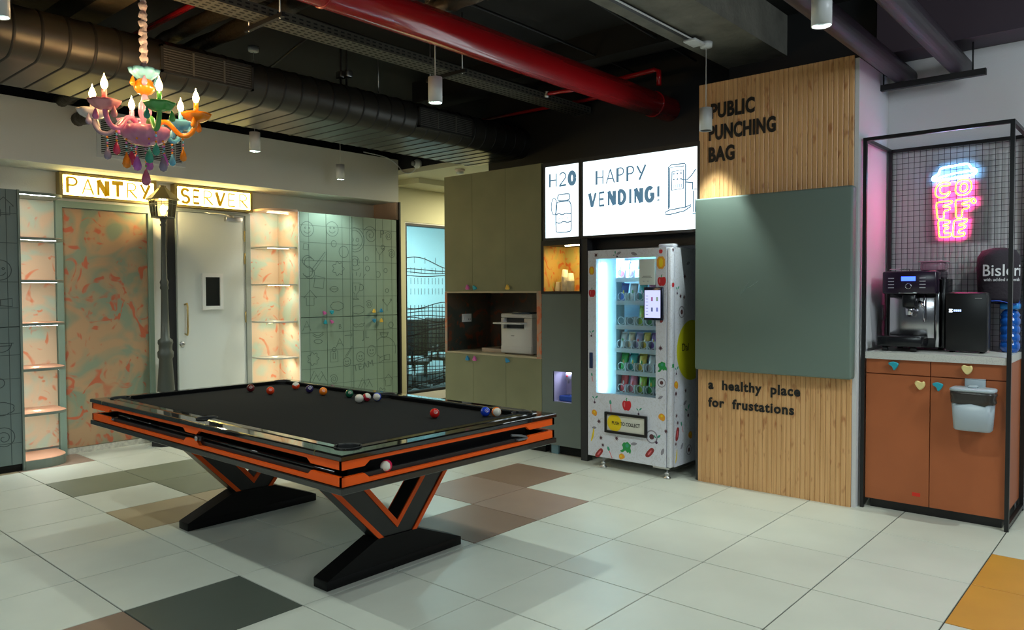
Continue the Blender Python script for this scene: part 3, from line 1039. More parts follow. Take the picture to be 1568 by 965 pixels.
for k, (a, col, zb) in enumerate(((10, C_teal, 2.30), (60, C_gray, 2.265), (110, C_pur, 2.30), (170, C_pur, 2.29), (225, C_red, 2.31), (290, C_or, 2.275), (335, C_pur, 2.255))):
    th = radians(a - 23.3)
    x, y = CX + .105 * cos(th), CY + .105 * sin(th)
    beads((x, y), 2.40, zb + .045, [C_or, C_pur, C_lb, C_teal, C_or][:3 + k % 3])
    drop((x, y, zb), col, 1.35)
beads((CX, CY), 2.36, 2.235, [C_lil, C_pink, C_gray, C_or, C_green, C_blue])
drop((CX, CY, 2.19), pl('rose_resin', (.62, .16, .28)), 1.5)
for a, col in ((-60, C_or), (60, C_lb), (180, C_or), (0, C_lil)):
    th = radians(a - 23.3)
    drop((CX + .07 * cos(th), CY + .07 * sin(th), 2.735), col, .9)

# siren-like white speaker and wire at the end of the soffit
sv = thing('alarm_sounder', 'small round white alarm on the black bulkhead at the end of the soffit', 'alarm', (-3.88, 1.2, 3.05))
obj('body', MB().lathe([(.055, 0), (.06, -.03), (.045, -.06), (.02, -.065)], (-3.88, 1.268, 3.10), 20, axis='y'), M_alu, sv)
obj('front_cap', MB().lathe([(.032, 0), (.03, -.02), (.012, -.03)], (-3.90, 1.20, 3.10), 16, axis='y'), mat('grey_plastic', (.25, .25, .25), .5), sv)
obj('wire', MB().tube(smoothpoly([(-3.9, 1.25, 3.06), (-4.0, 1.245, 2.99), (-4.15, 1.24, 3.02), (-4.22, 1.24, 3.10), (-4.24, 1.1, 3.199), (-4.24, .7, 3.215)], 2, False), .006, 6), M_alu, sv)
sd = thing('smoke_detector', 'white smoke detector on the cream corridor ceiling', 'detector', (-3.35, 1.75, 2.90))
obj('base', MB().lathe([(.06, 0), (.06, -.02), (.045, -.03)], (-3.35, 1.45, 2.999), 18), mat('detector_pink_white', (.75, .62, .55), .5), sd)
obj('detector_cap', MB().lathe([(.045, -.03), (.05, -.045), (.03, -.06)], (-3.35, 1.45, 2.999), 18), M_alu, sd)

# ------------------------------------------------------------ knob shapes
K_pink = mat('pink_knob', (.66, .13, .42), .4); K_teal = mat('teal_knob', (.02, .36, .46), .4)
K_yel = mat('yellow_knob', (.85, .52, .07), .4); K_cream = mat('cream_knob', (.80, .66, .28), .4); K_blue = mat('blue_knob', (.03, .26, .50), .4)
SHAPES = {
    'tri': [(-.035, -.03), (.035, -.03), (.02, .0), (0, .04), (-.02, .0)],
    'bird': [(-.042, -.005), (-.02, -.028), (.03, -.03), (.028, .0), (.034, .036), (.01, .03), (-.01, .012)],
    'heart': [(0, -.036), (.022, -.022), (.034, .006), (.026, .03), (.008, .018), (-.018, .032), (-.034, .014), (-.022, -.012)],
    'blob': [(-.03, .028), (0, .022), (.034, -.002), (.034, -.02), (.008, -.022), (-.008, -.034), (-.022, -.01)],
    'fish': [(0, -.038), (.02, -.014), (.034, .018), (.008, .026), (-.004, .03), (-.036, .02), (-.03, .006), (-.008, -.004)],
}


def knob(shape, fr, x, z, m, parent, s=1.0, d=.0):
    O, R, U, N = fr
    P2 = smoothpoly([(a * s, b * s) for a, b in SHAPES[shape]], 2)
    mb = MB()
    f2 = (O + R * x + U * z, R, U, N)
    mb.prism([(a * .25, b * .25) for a, b in P2], f2, d, d + .016)
    n = len(P2)
    rings = [(.80, .014), (1.0, .019), (1.0, .028), (.85, .034)]
    vs = []
    for sc, h in rings:
        vs += [f2[0] + R * (a * sc) + U * (b * sc) + N * (d + h) for a, b in P2]
    fs = []
    for i in range(len(rings) - 1):
        for k in range(n):
            k2 = (k + 1) % n
            fs.append((i * n + k, i * n + k2, (i + 1) * n + k2, (i + 1) * n + k))
    fs.append(tuple(range(n)))
    fs.append(tuple(range(4 * n - 1, 3 * n - 1, -1)))
    mb.add(vs, fs, 0, False)
    return obj('handle', mb, m, parent)


# ------------------------------------------------------------ sage cabinets with engraved doodles
def doodle(mb, kind, y, z, s, fr, w=.0065):
    d0, d1 = .0002, .0010
    R = lambda pts, c=False: mb.rib(pts, w, fr, d0, d1, 0, c)
    C = lambda cy, cz, r, **k: R(circ(cy, cz, r, 20, **k), True)
    if kind == 'smile':
        C(y, z, s)
        C(y - s * .3, z + s * .15, s * .1); C(y + s * .3, z + s * .15, s * .1)
        R(circ(y, z, s * .55, 8, radians(205), radians(335)))
    elif kind == 'c3':
        C(y, z, s); C(y, z, s * .78); C(y - s * .25, z, s * .14); C(y + s * .28, z, s * .14)
        R(circ(y, z - .05 * s, s * .45, 8, radians(210), radians(330)))
    elif kind == 'spiral':
        R([(y + s * (i / 40) * cos(i * .38), z + s * (i / 40) * sin(i * .38)) for i in range(3, 41)])
    elif kind == 'c':
        C(y, z, s)
    elif kind == 'flower':
        R([(y + s * (1 + .18 * cos(7 * a)) * cos(a), z + s * (1 + .18 * cos(7 * a)) * sin(a)) for a in [2 * pi * i / 42 for i in range(42)]], True)
    elif kind == 'cloud':
        R([(y + s * 1.3 * cos(a) * (1 + .12 * abs(sin(3.5 * a))), z + s * .7 * sin(a) * (1 + .12 * abs(sin(3.5 * a)))) for a in [2 * pi * i / 40 for i in range(40)]], True)
    elif kind == 'at':
        C(y, z, s * .38)
        R([(y + s * cos(a) * (.6 + .055 * a), z + s * sin(a) * (.6 + .055 * a)) for a in [-.2 + i * .25 for i in range(24)]])
        R([(y + s * .38, z + s * .4), (y + s * .38, z - s * .3), (y + s * .6, z - s * .35)])
    elif kind == 'S':
        pts = arcp(y, z + s * .45, s * .5, s * .45, 20, 270) + arcp(y, z - s * .45, s * .5, s * .45, 90, -160)
        R(pts)
        R([(a + .025, b - .02) for a, b in pts])
    elif kind == 'box':
        R([(y - s, z - s * .8), (y + s * .8, z - s), (y + s, z + s * .7), (y - s * .7, z + s)], True)
    elif kind == 'trophy':
        R([(y - s * .55, z + s * .6), (y + s * .55, z + s * .6), (y + s * .4, z - s * .2), (y + .1 * s, z - s * .5), (y + .1 * s, z - s * .9), (y + s * .4, z - s), (y - s * .4, z - s), (y - .1 * s, z - s * .9), (y - .1 * s, z - s * .5), (y - s * .4, z - s * .2)], True)
        R(circ(y - s * .62, z + s * .15, s * .33, 12, radians(60), radians(300)))
        R(circ(y + s * .62, z + s * .15, s * .33, 12, radians(-120), radians(120)))
        R([(y - .02, z + .03), (y, z + .04), (y, z - .02)])
    elif kind == 'house':
        R([(y - s * .6, z - s), (y - s * .6, z), (y - s, z), (y, z + s), (y + s, z), (y + s * .6, z), (y + s * .6, z - s)], True)
    elif kind == 'pencil':
        R([(y - s * .9, z - s), (y - s * .6, z - s * .7), (y + s * .8, z + s * .9), (y + s, z + s * .7), (y - s * .4, z - s * .9)], True)
    elif kind == 'rays':
        for q in range(-2, 3):
            R([(y + q * .05, z - .01 * abs(q)), (y + q * .068, z + .045 - .012 * abs(q))])
    elif kind == 'bag':
        R([(y - s * .6, z - s), (y + s * .6, z - s), (y + s * .55, z + s * .5), (y - s * .55, z + s * .5)], True)
        C(y, z + s * .7, s * .3); R([(y - s * .2, z - s * .6), (y + s * .2, z - s * .6), (y + s * .2, z + s * .2), (y - s * .2, z + s * .2)], True)
    elif kind == 'mount':
        R([(y - s, z - s * .6), (y - s * .4, z + s * .5), (y, z - s * .1), (y + s * .4, z + s * .4), (y + s, z - s * .6)])
        R([(y - s * .7, z - s * .7), (y - s * .2, z + s * .1), (y + s * .2, z - s * .5), (y + s * .6, z + s * .1)])
    elif kind == 'mustache':
        for sg in (-1, 1):
            R(smoothpoly([(y, z), (y + sg * s * .4, z + s * .3), (y + sg * s, z + s * .2), (y + sg * s * 1.3, z + s * .5), (y + sg * s * .8, z - s * .3), (y, z - s * .1)], 1))
    elif kind == 'helmet':
        R(circ(y, z, s, 18, radians(-20), radians(200), sy=.9)); R([(y - s * .94, z - s * .3), (y - s * .3, z - s * .5)])
    elif kind == 'book':
        R([(y - s, z - s * .4), (y, z), (y + s, z - s * .1), (y + s, z + s * .7), (y, z + s * .6), (y - s, z + s * .3)], True); R([(y, z), (y, z + s * .6)])
    elif kind == 'A':
        R([(y - s, z - s), (y, z + s), (y + s, z - s)]); R([(y - s * .5, z - s * .2), (y + s * .5, z - s * .2)])
    elif kind == 'arrow':
        R([(y - s, z), (y + s, z)]); R([(y + s * .4, z + s * .5), (y + s, z), (y + s * .4, z - s * .5)])
    elif kind == 'leaf':
        R(smoothpoly([(y - s, z), (y, z + s * .6), (y + s, z), (y, z - s * .6)], 2), True); R([(y - s, z), (y + s * .7, z)])
    elif kind == 'Y':
        R([(y - s, z + s), (y, z), (y + s, z + s)]); R([(y, z), (y, z - s)]); C(y - s, z + s * 1.2, s * .2); C(y + s, z + s * 1.2, s * .2)
    elif kind == 'mouth':
        R([(y - s * 1.2, z + .3 * s), (y + s * 1.2, z + .3 * s)], False); R(circ(y, z + .3 * s, s, 10, pi, 2 * pi)); R([(y - s, z), (y + s, z)])
    elif kind == 'ribbon':
        R(smoothpoly([(y - s, z + .3 * s), (y, z - .2 * s), (y + s, z + .4 * s)], 2, False)); R(smoothpoly([(y - s, z), (y, z - .5 * s), (y + s, z + .1 * s)], 2, False)); R(smoothpoly([(y - s, z - .9 * s), (y, z - .6 * s), (y + s, z - s), (y, z - 1.5 * s)], 2), True)


def engr(fr, clip, items, vl, hl, words):
    """lines split by door rectangle clip = (y0,y1,z0,z1)"""
    y0, y1, z0, z1 = clip
    mb = MB()
    for v in vl:
        if y0 < v < y1:
            mb.rib([(v, z0), (v, z1)], .0045, fr, .0002, .001)
    for h in hl:
        if z0 < h < z1:
            mb.rib([(y0, h), (y1, h)], .0045, fr, .0002, .001)
    for it in items:
        if y0 <= it[1] < y1 and z0 <= it[2] < z1:
            doodle(mb, it[0], it[1], it[2], it[3] * 1.22, fr)
    for (t, y, z, h, w, rot) in words:
        if y0 <= y < y1 and z0 <= z < z1:
            text_mb(t, fr, y, z, h, .0002, .0011, width=w, rot=rot, bold=-.012, mb=mb)
    # clip to the door so no line runs over the gap
    for i, v in enumerate(mb.v):
        mb.v[i] = (v[0], min(max(v[1], y0 + .002), y1 - .002), min(max(v[2], z0 + .002), z1 - .002))
    return mb


items = [('smile', -.10, 2.24, .07), ('smile', .24, 2.26, .07), ('c3', .56, 2.15, .12), ('spiral', .80, 2.22, .09), ('spiral', 1.08, 2.22, .05), ('c', .26, 2.09, .03), ('c', .40, 2.0, .055),
         ('at', .56, 1.88, .09), ('flower', .32, 1.80, .06), ('c', .75, 1.81, .025), ('c', .74, 1.93, .02), ('c', .99, 2.08, .022), ('S', -.10, 1.82, .11), ('pencil', .04, 1.88, .10), ('box', .05, 1.64, .06), ('trophy', .57, 1.56, .10),
         ('c', .91, 1.74, .03), ('c', 1.03, 1.79, .022), ('Y', .94, 1.98, .05), ('house', -.07, 1.46, .07), ('rays', .58, 1.72, .05), ('c', 1.05, 1.54, .02), ('leaf', .26, 1.56, .06), ('spiral', 1.13, 2.0, .05), ('box', -.12, 2.04, .03),
         ('cloud', .30, 1.36, .055), ('spiral', .77, 1.37, .045), ('A', -.12, 1.14, .045), ('ribbon', .03, 1.03, .06), ('bag', .25, .79, .07), ('flower', -.04, .76, .055), ('smile', .63, .74, .05), ('smile', .43, .69, .045), ('smile', .80, .80, .055),
         ('helmet', 1.0, .80, .15), ('mount', .02, .56, .10), ('spiral', .24, .50, .05), ('mouth', 1.0, 1.0, .05), ('mustache', .61, 1.12, .06), ('book', 1.0, .68, .07), ('A', .33, .93, .04), ('arrow', .46, 1.01, .05), ('c', 1.11, 1.11, .03),
         ('cloud', .60, 1.31, .055), ('Y', 1.05, 1.35, .05), ('pencil', .46, .82, .05), ('house', 1.06, .42, .06), ('mount', .7, .42, .09), ('spiral', -.08, .3, .06), ('smile', .3, .28, .06), ('flower', .95, .25, .06)]
words = [('DEADLINE', .885, 1.62, .035, .28, .38), ('TEAM', .53, .565, .085, .30, .17), ('P', .955, 2.19, .11, .06, 0), ('B', .32, 1.09, .06, .035, 0), ('JL', .66, .96, .10, .1, 0)]
gc = thing('storage_cabinet', 'sage cabinet engraved with doodles, right of the lit shelf niche', 'cabinet', (-4.47, .5, 0))
obj('body', MB().box(-4.698, -4.275, -.20, 1.213, .06, 2.43), M_green, gc)
obj('plinth', MB().box(-4.698, -4.30, -.20, 1.213, 0, .06), M_gap, gc)
ys = [-.20, .155, .518, .882, 1.213]
fr = FL(-4.25)
vl = [-.08, .38, .49, .53, .69, .99, 1.13]
hl = [2.285, 2.09, 1.885, 1.68, 1.475, 1.06, .85, .645, .45, .25]
kc = [[K_teal, K_pink], [K_pink, K_teal], [K_blue, K_yel], [K_yel, K_blue]]
kp = [[(.115, 1.18), (.104, 1.286)], [(.205, 1.18), (.205, 1.29)], [(.826, 1.173), (.826, 1.293)], [(.938, 1.173), (.938, 1.295)]]
for i in range(4):
    for j, (z0, z1) in enumerate(((.065, 1.231), (1.239, 2.428))):
        a, b = ys[i] + .0035, ys[i + 1] - .0035
        dr = obj('door', MB().box(-4.273, -4.25, a, b, z0, z1), M_green, gc)
        e = obj('engraving', engr(fr, (a, b, z0, z1), items, vl, hl, words), M_greend, dr)
        col = kc[i][j]
        yk, zk = kp[i][j]
        knob(['tri', 'blob', 'heart', 'tri'][(i + j) % 4], fr, yk, zk, col, dr, .82)

M_slate = mat('blue_grey_laminate', (0.175, 0.235, 0.235), 0.5, var=.05, vscale=3)
lc = thing('storage_cabinet', 'slate grey doodled cabinet at the left edge, beside the open corner shelves', 'cabinet', (-4.47, -4.2, 0))
obj('body', MB().box(-4.698, -4.275, -5.6, -2.963, .06, 2.405), M_slate, lc)
obj('plinth', MB().box(-4.698, -4.27, -5.6, -2.963, 0, .06), M_gap, lc)
its2 = [('cloud', -3.2, 2.2, .07), ('house', -3.06, 2.26, .06), ('mustache', -3.2, 2.0, .07), ('smile', -3.1, 1.72, .07), ('spiral', -3.3, 1.5, .09), ('book', -3.1, 1.42, .07), ('mouth', -3.1, 1.08, .06), ('trophy', -3.2, .75, .1), ('cloud', -3.12, .55, .06), ('spiral', -3.1, .3, .08), ('leaf', -3.2, .95, .07)]
for i in range(6):
    y1 = -2.965 - i * .44
    y0 = y1 - .436
    for (z0, z1) in ((.065, 1.236), (1.242, 2.403)):
        dr = obj('door', MB().box(-4.273, -4.25, y0, y1, z0, z1), M_slate, lc)
        sh = [(k, y - .44 * i, z, s) for k, y, z, s in its2]
        obj('engraving', engr(fr, (y0 + .002, y1 - .002, z0, z1), sh, [y1 - .08, y1 - .3], [2.2, 1.95, 1.62, 1.4, 1.0, .8, .5, .25], []), mat('slate_groove', (.06, .085, .09), .8), dr)

# ------------------------------------------------------------ open lit shelves left of the pantry door
M_ship = mat('peach_shelf_laminate', (.80, .40, .26), .45)
M_edge = mat('sage_grey_shelf_edge', (.20, .25, .22), .5)
su = thing('corner_shelf', 'tall lit open shelf unit with rounded ends left of the marbled pantry door', 'shelf', (-4.47, -2.76, 0))
obj('back_panel', MB().box(-4.699, -4.672, -2.958, -2.545, .10, 2.37), M_marble_l, su)
obj('side_panel', MB().box(-4.671, -4.24, -2.962, -2.945, 0, 2.405), M_edge, su)


def rshelf(z0, z1, y0, y1, x0, x1, r, far=True):
    pts = [(x0, y0), (x1, y0), (x1, y1 - r)]
    pts += [(x1 - r + r * cos(a), y1 - r + r * sin(a)) for a in [radians(90 * k / 8) for k in range(1, 9)]]
    pts += [(x0, y1)]
    if not far:
        pts = [(a, y0 + y1 - b) for a, b in pts]
    return MB().prism(pts, (Vector((0, 0, 0)), X, Y, Z), z0, z1)


for i, z in enumerate((2.375, 1.985, 1.617, 1.242, .848, .460)):
    s_ = obj('shelf', rshelf(z, z + .022, -2.945, -2.57, -4.671, -4.25, .16), M_edge, su)
    if i:
        obj('shelf_top', rshelf(z + .0221, z + .0245, -2.945, -2.575, -4.671, -4.255, .155), M_ship, s_)
    obj('led_strip', MB().box(-4.30, -4.275, -2.94, -2.66, z - .0014, z - .0002), M_led, s_)
    lamp('AREA', (-4.30, -2.80, z - .012), 1.3, (.92, 1.0, .93), .26, .03, direction=(-.45, 0, -1), parent=su).rotation_euler = Vector((-.45, 0, -1)).to_track_quat('-Z', 'X').to_euler()
obj('base', rshelf(0, .078, -2.945, -2.57, -4.671, -4.235, .22), M_edge, su)
obj('base_top', rshelf(.0781, .082, -2.945, -2.575, -4.671, -4.24, .215), M_ship, su)

# ------------------------------------------------------------ lit niche right of the server room door
sn = thing('niche_shelf', 'lit shelf niche with pale marbled backing right of the server room door', 'shelf', (-4.47, -.38, 0))
obj('back_panel', MB().box(-4.699, -4.672, -.564, -.202, 0, 2.44), M_marble_l, sn)
obj('side_panel', MB().box(-4.671, -4.262, -.214, -.2015, 0, 2.43), M_marble_l, sn)
obj('side_edge', MB().box(-4.262, -4.25, -.214, -.2015, 0, 2.43), M_alu, sn)
obj('top_board', rshelf(2.425, 2.45, -.562, -.215, -4.671, -4.26, .25, False), mat('peach_underside', (.75, .50, .38), .5), sn)
for i, z in enumerate((2.424, 2.028, 1.613, 1.195, .790, .39)):
    if i:
        obj('shelf', rshelf(z - .012, z + .004, -.560, -.215, -4.671, -4.28, .25, False), mat('white_shelf', (.62, .60, .52), .4), sn)
    obj('led_strip', MB().box(-4.42, -4.40, -.50, -.24, z - .0142, z - .0122), M_ledw, sn)
    l = lamp('AREA', (-4.41, -.37, z - .026), 1.1, (1.0, .97, .80), .24, .03, parent=sn)
    l.rotation_euler = Vector((-.35, 0, -1)).to_track_quat('-Z', 'X').to_euler()

# ------------------------------------------------------------ PANTRY / SERVER light boxes
M_signw = emis('warm_sign_face', (1.0, .82, .32), 5)
M_signl = mat('sign_letter_bronze', (.20, .11, .015), .5, emit=(.45, .24, .0), estr=.6)
M_signt = mat('sign_letter_thin', (.20, .14, .02), .5, emit=(1.0, .62, .04), estr=.45)  # thin strokes washed yellow by the bright face, put in as emission
M_signf = mat('halo_tinted_frame', (.30, .23, .08), .5)  # yellow halo of the lit face put into the frame's colour


def lightbox(name, label, y0, y1, z0, z1, word, lx):
    t = thing(name, label, 'sign', (-4.65, (y0 + y1) / 2, z0))
    x = -4.60
    obj('case', MB().box(-4.699, x, y0, y0 + .028, z0, z1).box(-4.699, x, y1 - .028, y1, z0, z1).box(-4.699, x, y0 + .028, y1 - .028, z0, z0 + .024).box(-4.699, x, y0 + .028, y1 - .028, z1 - .024, z1).box(-4.699, -4.66, y0 + .028, y1 - .028, z0 + .024, z1 - .024), M_signf, t)
    obj('lit_face', MB().box(-4.655, x - .008, y0 + .029, y1 - .029, z0 + .025, z1 - .025), M_signw, t)
    yb = emis('added_yellow_rim', (1.0, .72, .14), 24)  # strip added for the yellow rim and its glow on the soffit
    obj('glowing_edge', MB().box(x - .0079, x - .004, y0 + .029, y0 + .037, z0 + .025, z1 - .025).box(x - .0079, x - .004, y1 - .037, y1 - .029, z0 + .025, z1 - .025).box(x - .0079, x - .004, y0 + .037, y1 - .037, z0 + .025, z0 + .033).box(x - .0079, x - .004, y0 + .037, y1 - .037, z1 - .033, z1 - .025), yb, t)
    letters(stroke_text([l if l[2] > 1.6 else (' ', l[1], 1, 1) for l in word], FL(x - .0078), lx[0], lx[1], z0 + .045, z1 - .045, .0105, 0, .003), M_signl, t, Y)
    letters(stroke_text([l if l[2] <= 1.6 else (' ', l[1], 1, 1) for l in word], FL(x - .0078), lx[0], lx[1], z0 + .045, z1 - .045, .0105, 0, .003), M_signt, t, Y)
    return t


lightbox('pantry_sign', 'glowing yellow light box sign reading PANTRY', -2.515, -1.628, 2.415, 2.648, [('P', .9, 2.4, 1.7), ('A', .9, 1.5, 1.0), ('N', .9, 4.2, 2.0), ('T', .9, 4.0, 2.6), ('R', .9, 1.5, 1.0), ('Y', .8, 2.4, 1.8)], (-2.46, -1.69))
lightbox('server_sign', 'glowing yellow light box sign reading SERVER', -1.442, -.568, 2.415, 2.648, [('S', .8, 2.6, 3), ('E', .7, 2.4, .6), ('R', .9, 1.5, 1.0), ('V', .9, 3.2, 2.2), ('E', .8, 1.3, 1.2), ('R', .9, 1.5, 1.0)], (-1.38, -.62))

# ------------------------------------------------------------ street lamp
LX, LY = -4.44, -1.64
sl = thing('street_lamp', 'old fashioned grey street lamp standing between the two doors', 'lamp', (LX, LY, 0))
M_post = mat('grey_green_cast_iron', (.075, .085, .075), .45, .3)
obj('base_plate', MB().lathe([(.15, 0), (.15, .06), (.12, .075)], (LX, LY, 0), 8, smooth=False), M_black, sl)
obj('post', MB().lathe([(.115, .075), (.105, .12), (.10, .2), (.085, .5), (.062, .86), (.074, .88), (.076, .93), (.064, .95), (.064, 1.0), (.072, 1.02), (.070, 1.05), (.044, 1.07), (.036, 1.3), (.032, 1.55), (.042, 1.57), (.036, 1.60), (.043, 1.63), (.030, 1.66), (.026, 1.9), (.022, 2.18), (.034, 2.20), (.020, 2.22), (.034, 2.25), (.03, 2.262)], (LX, LY, 0), 20), M_post, sl)
obj('lantern_floor', MB().lathe([(.03, 0), (.114, .006), (.114, .016), (.0, .018)], (LX, LY, 2.262), 6, smooth=False), M_post, sl)
lz0, lz1 = 2.280, 2.445
cage = MB()
pan = []
for k in range(6):
    a, b = 2 * pi * k / 6, 2 * pi * (k + 1) / 6
    p0, p1 = Vector((LX + .108 * cos(a), LY + .108 * sin(a), lz0)), Vector((LX + .130 * cos(a), LY + .130 * sin(a), lz1))
    q0, q1 = Vector((LX + .108 * cos(b), LY + .108 * sin(b), lz0)), Vector((LX + .130 * cos(b), LY + .130 * sin(b), lz1))
    obj('glazing_bar', MB().tube([p0, p1], .004, 6), M_post, sl)
    m0, m1 = (p0 + q0) / 2, (p1 + q1) / 2
    obj('glazing_bar', MB().tube([m0, m1], .003, 6), M_post, sl)
    obj('ring_bar', MB().tube([p0.lerp(p1, .75), q0.lerp(q1, .75)], .003, 6), M_post, sl)
    obj('pane', MB().add([p0, q0, q1, p1, p0 * .999 + Vector((LX, LY, lz0)) * .001, q0 * .999 + Vector((LX, LY, lz0)) * .001, q1 * .999 + Vector((LX, LY, lz1)) * .001, p1 * .999 + Vector((LX, LY, lz1)) * .001], [(0, 1, 2, 3), (7, 6, 5, 4), (0, 4, 5, 1), (1, 5, 6, 2), (2, 6, 7, 3), (3, 7, 4, 0)]), MATS.get('lantern_glass') or glass_mat('lantern_glass', (1, .96, .85)), sl)
obj('roof', MB().lathe([(.155, 0), (.160, .008), (.115, .05), (.06, .10), (.032, .13), (.034, .145), (.0, .15)], (LX, LY, lz1), 6, smooth=False), mat('lamp_roof_bronze', (.12, .10, .06), .4, .4), sl)
obj('bulb', MB().lathe([(.014, 0), (.024, .03), (.026, .06), (.016, .09), (0, .10)], (LX, LY, 2.30), 14), emis('lantern_bulb', (1, .82, .5), 40), sl)
lamp('POINT', (LX, LY, 2.42), 7.0, (1, .82, .45), .03, parent=sl)

# ------------------------------------------------------------ olive cabinet wall with printer niche
FY = .45
oc = thing('storage_cabinet', 'tall olive cabinet with an open niche holding the printer', 'cabinet', (-1.93, .8, 0))
fr = FR(FY)
obj('body', MB().box(-2.585, -1.286, .475, 1.145, 1.53, 2.715).box(-2.585, -1.286, .475, 1.145, .08, .88).box(-2.585, -2.553, .475, 1.145, .88, 1.53).box(-1.298, -1.286, .475, 1.145, .88, 1.53).box(-2.553, -1.298, 1.12, 1.145, .88, 1.53), M_olive, oc)
obj('plinth', MB().box(-2.57, -1.30, .52, 1.1, 0, .08), M_gap, oc)
ks = {0: [('tri', -2.232, 1.568, K_pink), ('tri', -2.238, .848, K_blue)], 1: [('blob', -2.131, 1.564, K_teal), ('tri', -2.137, .850, K_pink)], 2: [('tri', -1.690, 1.566, K_yel), ('blob', -1.697, .855, K_blue)]}
xs = [-2.585, -2.182, -1.735, -1.286]
for i in range(3):
    for j, (z0, z1) in enumerate(((1.528, 2.713), (.085, .886))):
        dr = obj('door', MB().box(xs[i] + .0015, xs[i + 1] - .0015, .45, .473, z0, z1), M_olive, oc)
        s, xk, zk, mk = ks[i][j]
        knob(s, fr, xk, zk, mk, dr, .85)
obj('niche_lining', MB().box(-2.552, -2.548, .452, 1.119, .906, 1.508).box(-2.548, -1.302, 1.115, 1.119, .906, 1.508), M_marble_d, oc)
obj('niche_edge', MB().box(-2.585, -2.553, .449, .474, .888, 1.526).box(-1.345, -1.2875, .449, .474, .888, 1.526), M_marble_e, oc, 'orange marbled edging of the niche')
obj('niche_board', MB().box(-2.552, -1.346, .449, 1.114, .888, .905).box(-2.552, -1.346, .449, 1.114, 1.509, 1.526), mat('pale_timber_board', (.45, .38, .25), .5), oc)
so = thing('wall_socket', 'white double socket on the dark left side of the printer niche', 'socket', (-2.545, .75, 1.2))
obj('plate', MB().rbox(-2.5478, -2.538, .66, .80, 1.20, 1.285, .003), M_alu, so)
obj('switch', MB().box(-2.5379, -2.535, .675, .70, 1.225, 1.262).box(-2.5379, -2.535, .71, .735, 1.225, 1.262), mat('white_plastic', (.75, .76, .75)), so)
obj('pin_hole', MB().box(-2.5379, -2.537, .752, .758, 1.22, 1.235).box(-2.5379, -2.537, .776, .782, 1.22, 1.235), M_gap, so)

M_pr = mat('printer_white', (.62, .61, .60), .4)
pr_ = thing('printer', 'white office printer standing in the open niche', 'printer', (-1.66, .75, .905))
px0, px1, py0, py1 = -1.87, -1.47, .53, .93
obj('housing', MB().rbox(px0, px1, py0, py1, .912, 1.16, .012).rbox(px0, px0 + .035, py0, py1, 1.15, 1.262, .006).rbox(px1 - .10, px1, py0, py1, 1.15, 1.262, .006).rbox(px0 + .03, px1 - .09, py0 + .14, py1, 1.15, 1.262, .006), M_pr, pr_)
obj('scanner_lid', MB().rbox(px0, px1, py0, py1, 1.264, 1.305, .008), M_pr, pr_)
obj('output_slot', MB().box(px0 + .036, px1 - .101, py0 + .05, py0 + .139, 1.161, 1.263), mat('printer_dark', (.05, .055, .06), .4), pr_)
obj('output_tray', MB().rbox(px0 - .02, px1 - .06, py0 - .10, py0 + .04, 1.205, 1.220, .004), M_pr, pr_)
obj('control_panel', MB().rbox(px0 + .16, px1 - .01, py0 - .02, py0 + .12, 1.3055, 1.322, .005), mat('printer_panel_dark', (.03, .04, .06), .2), pr_)
obj('paper_drawer', MB().rbox(px0 + .005, px1 - .005, py0 - .006, py0 + .01, .92, .985, .004), M_pr, pr_)
obj('maker_badge', MB().box(px0 + .135, px0 + .175, py0 - .001, py0 - .0002, 1.085, 1.091), M_gap, pr_)
for k in range(4):
    obj('foot', MB().box(px0 + .02 + .34 * (k % 2), px0 + .05 + .34 * (k % 2), py0 + .03 + .3 * (k // 2), py0 + .06 + .3 * (k // 2), .9055, .913), M_gap, pr_)
tag(obj('paper_tray', MB().rbox(-2.20, -1.90, .60, .88, .906, .912, .002).rbox(-2.20, -1.90, .60, .606, .912, .945, .001).rbox(-2.20, -1.90, .874, .88, .912, .945, .001).rbox(-2.20, -2.194, .606, .874, .912, .945, .001).rbox(-1.906, -1.90, .606, .874, .912, .945, .001), mat('beige_tray_plastic', (.55, .44, .34), .5)), 'low beige paper tray beside the printer in the niche', 'tray')

# ------------------------------------------------------------ tall cabinet with drinking tap and cup niche
tc_ = thing('water_cabinet', 'tall grey green cabinet with a drinking water tap window', 'cabinet', (-1.06, .75, 0))
M_tall = mat('grey_green_laminate', (.135, .165, .15), .5, var=.05, vscale=3)
wx0, wx1, wz0, wz1 = -1.155, -.940, .502, .785
obj('body', MB().box(-1.284, -.838, .72, 1.145, .10, 1.50), M_tall, tc_)
obj('front_panel', MB().box(-1.283, wx0, .45, .47, .10, 1.498).box(wx1, -.838, .45, .47, .10, 1.498).box(wx0, wx1, .45, .47, .10, wz0).box(wx0, wx1, .45, .47, wz1, 1.498), M_tall, tc_)
obj('plinth', MB().box(-1.27, -.85, .55, 1.1, 0, .10), M_gap, tc_)
obj('leg_cap', MB().rbox(-1.23, -1.15, .52, .56, 0, .09, .004), mat('pale_blue_plastic', (.25, .42, .50), .4), tc_)
obj('tap_recess', MB().box(wx0, wx1, .66, .70, wz0, wz1).box(wx0 - .004, wx0, .455, .66, wz0, wz1).box(wx1, wx1 + .004, .47, .66, wz0, wz1).box(wx0, wx1, .47, .66, wz0 - .004, wz0), mat('lilac_white_plastic', (.55, .52, .68), .35), tc_)
obj('drip_tray', MB().rbox(wx0 + .03, wx1 - .004, .50, .655, wz0 + .002, wz0 + .055, .01), mat('deep_blue_plastic', (.02, .08, .42), .25), tc_)
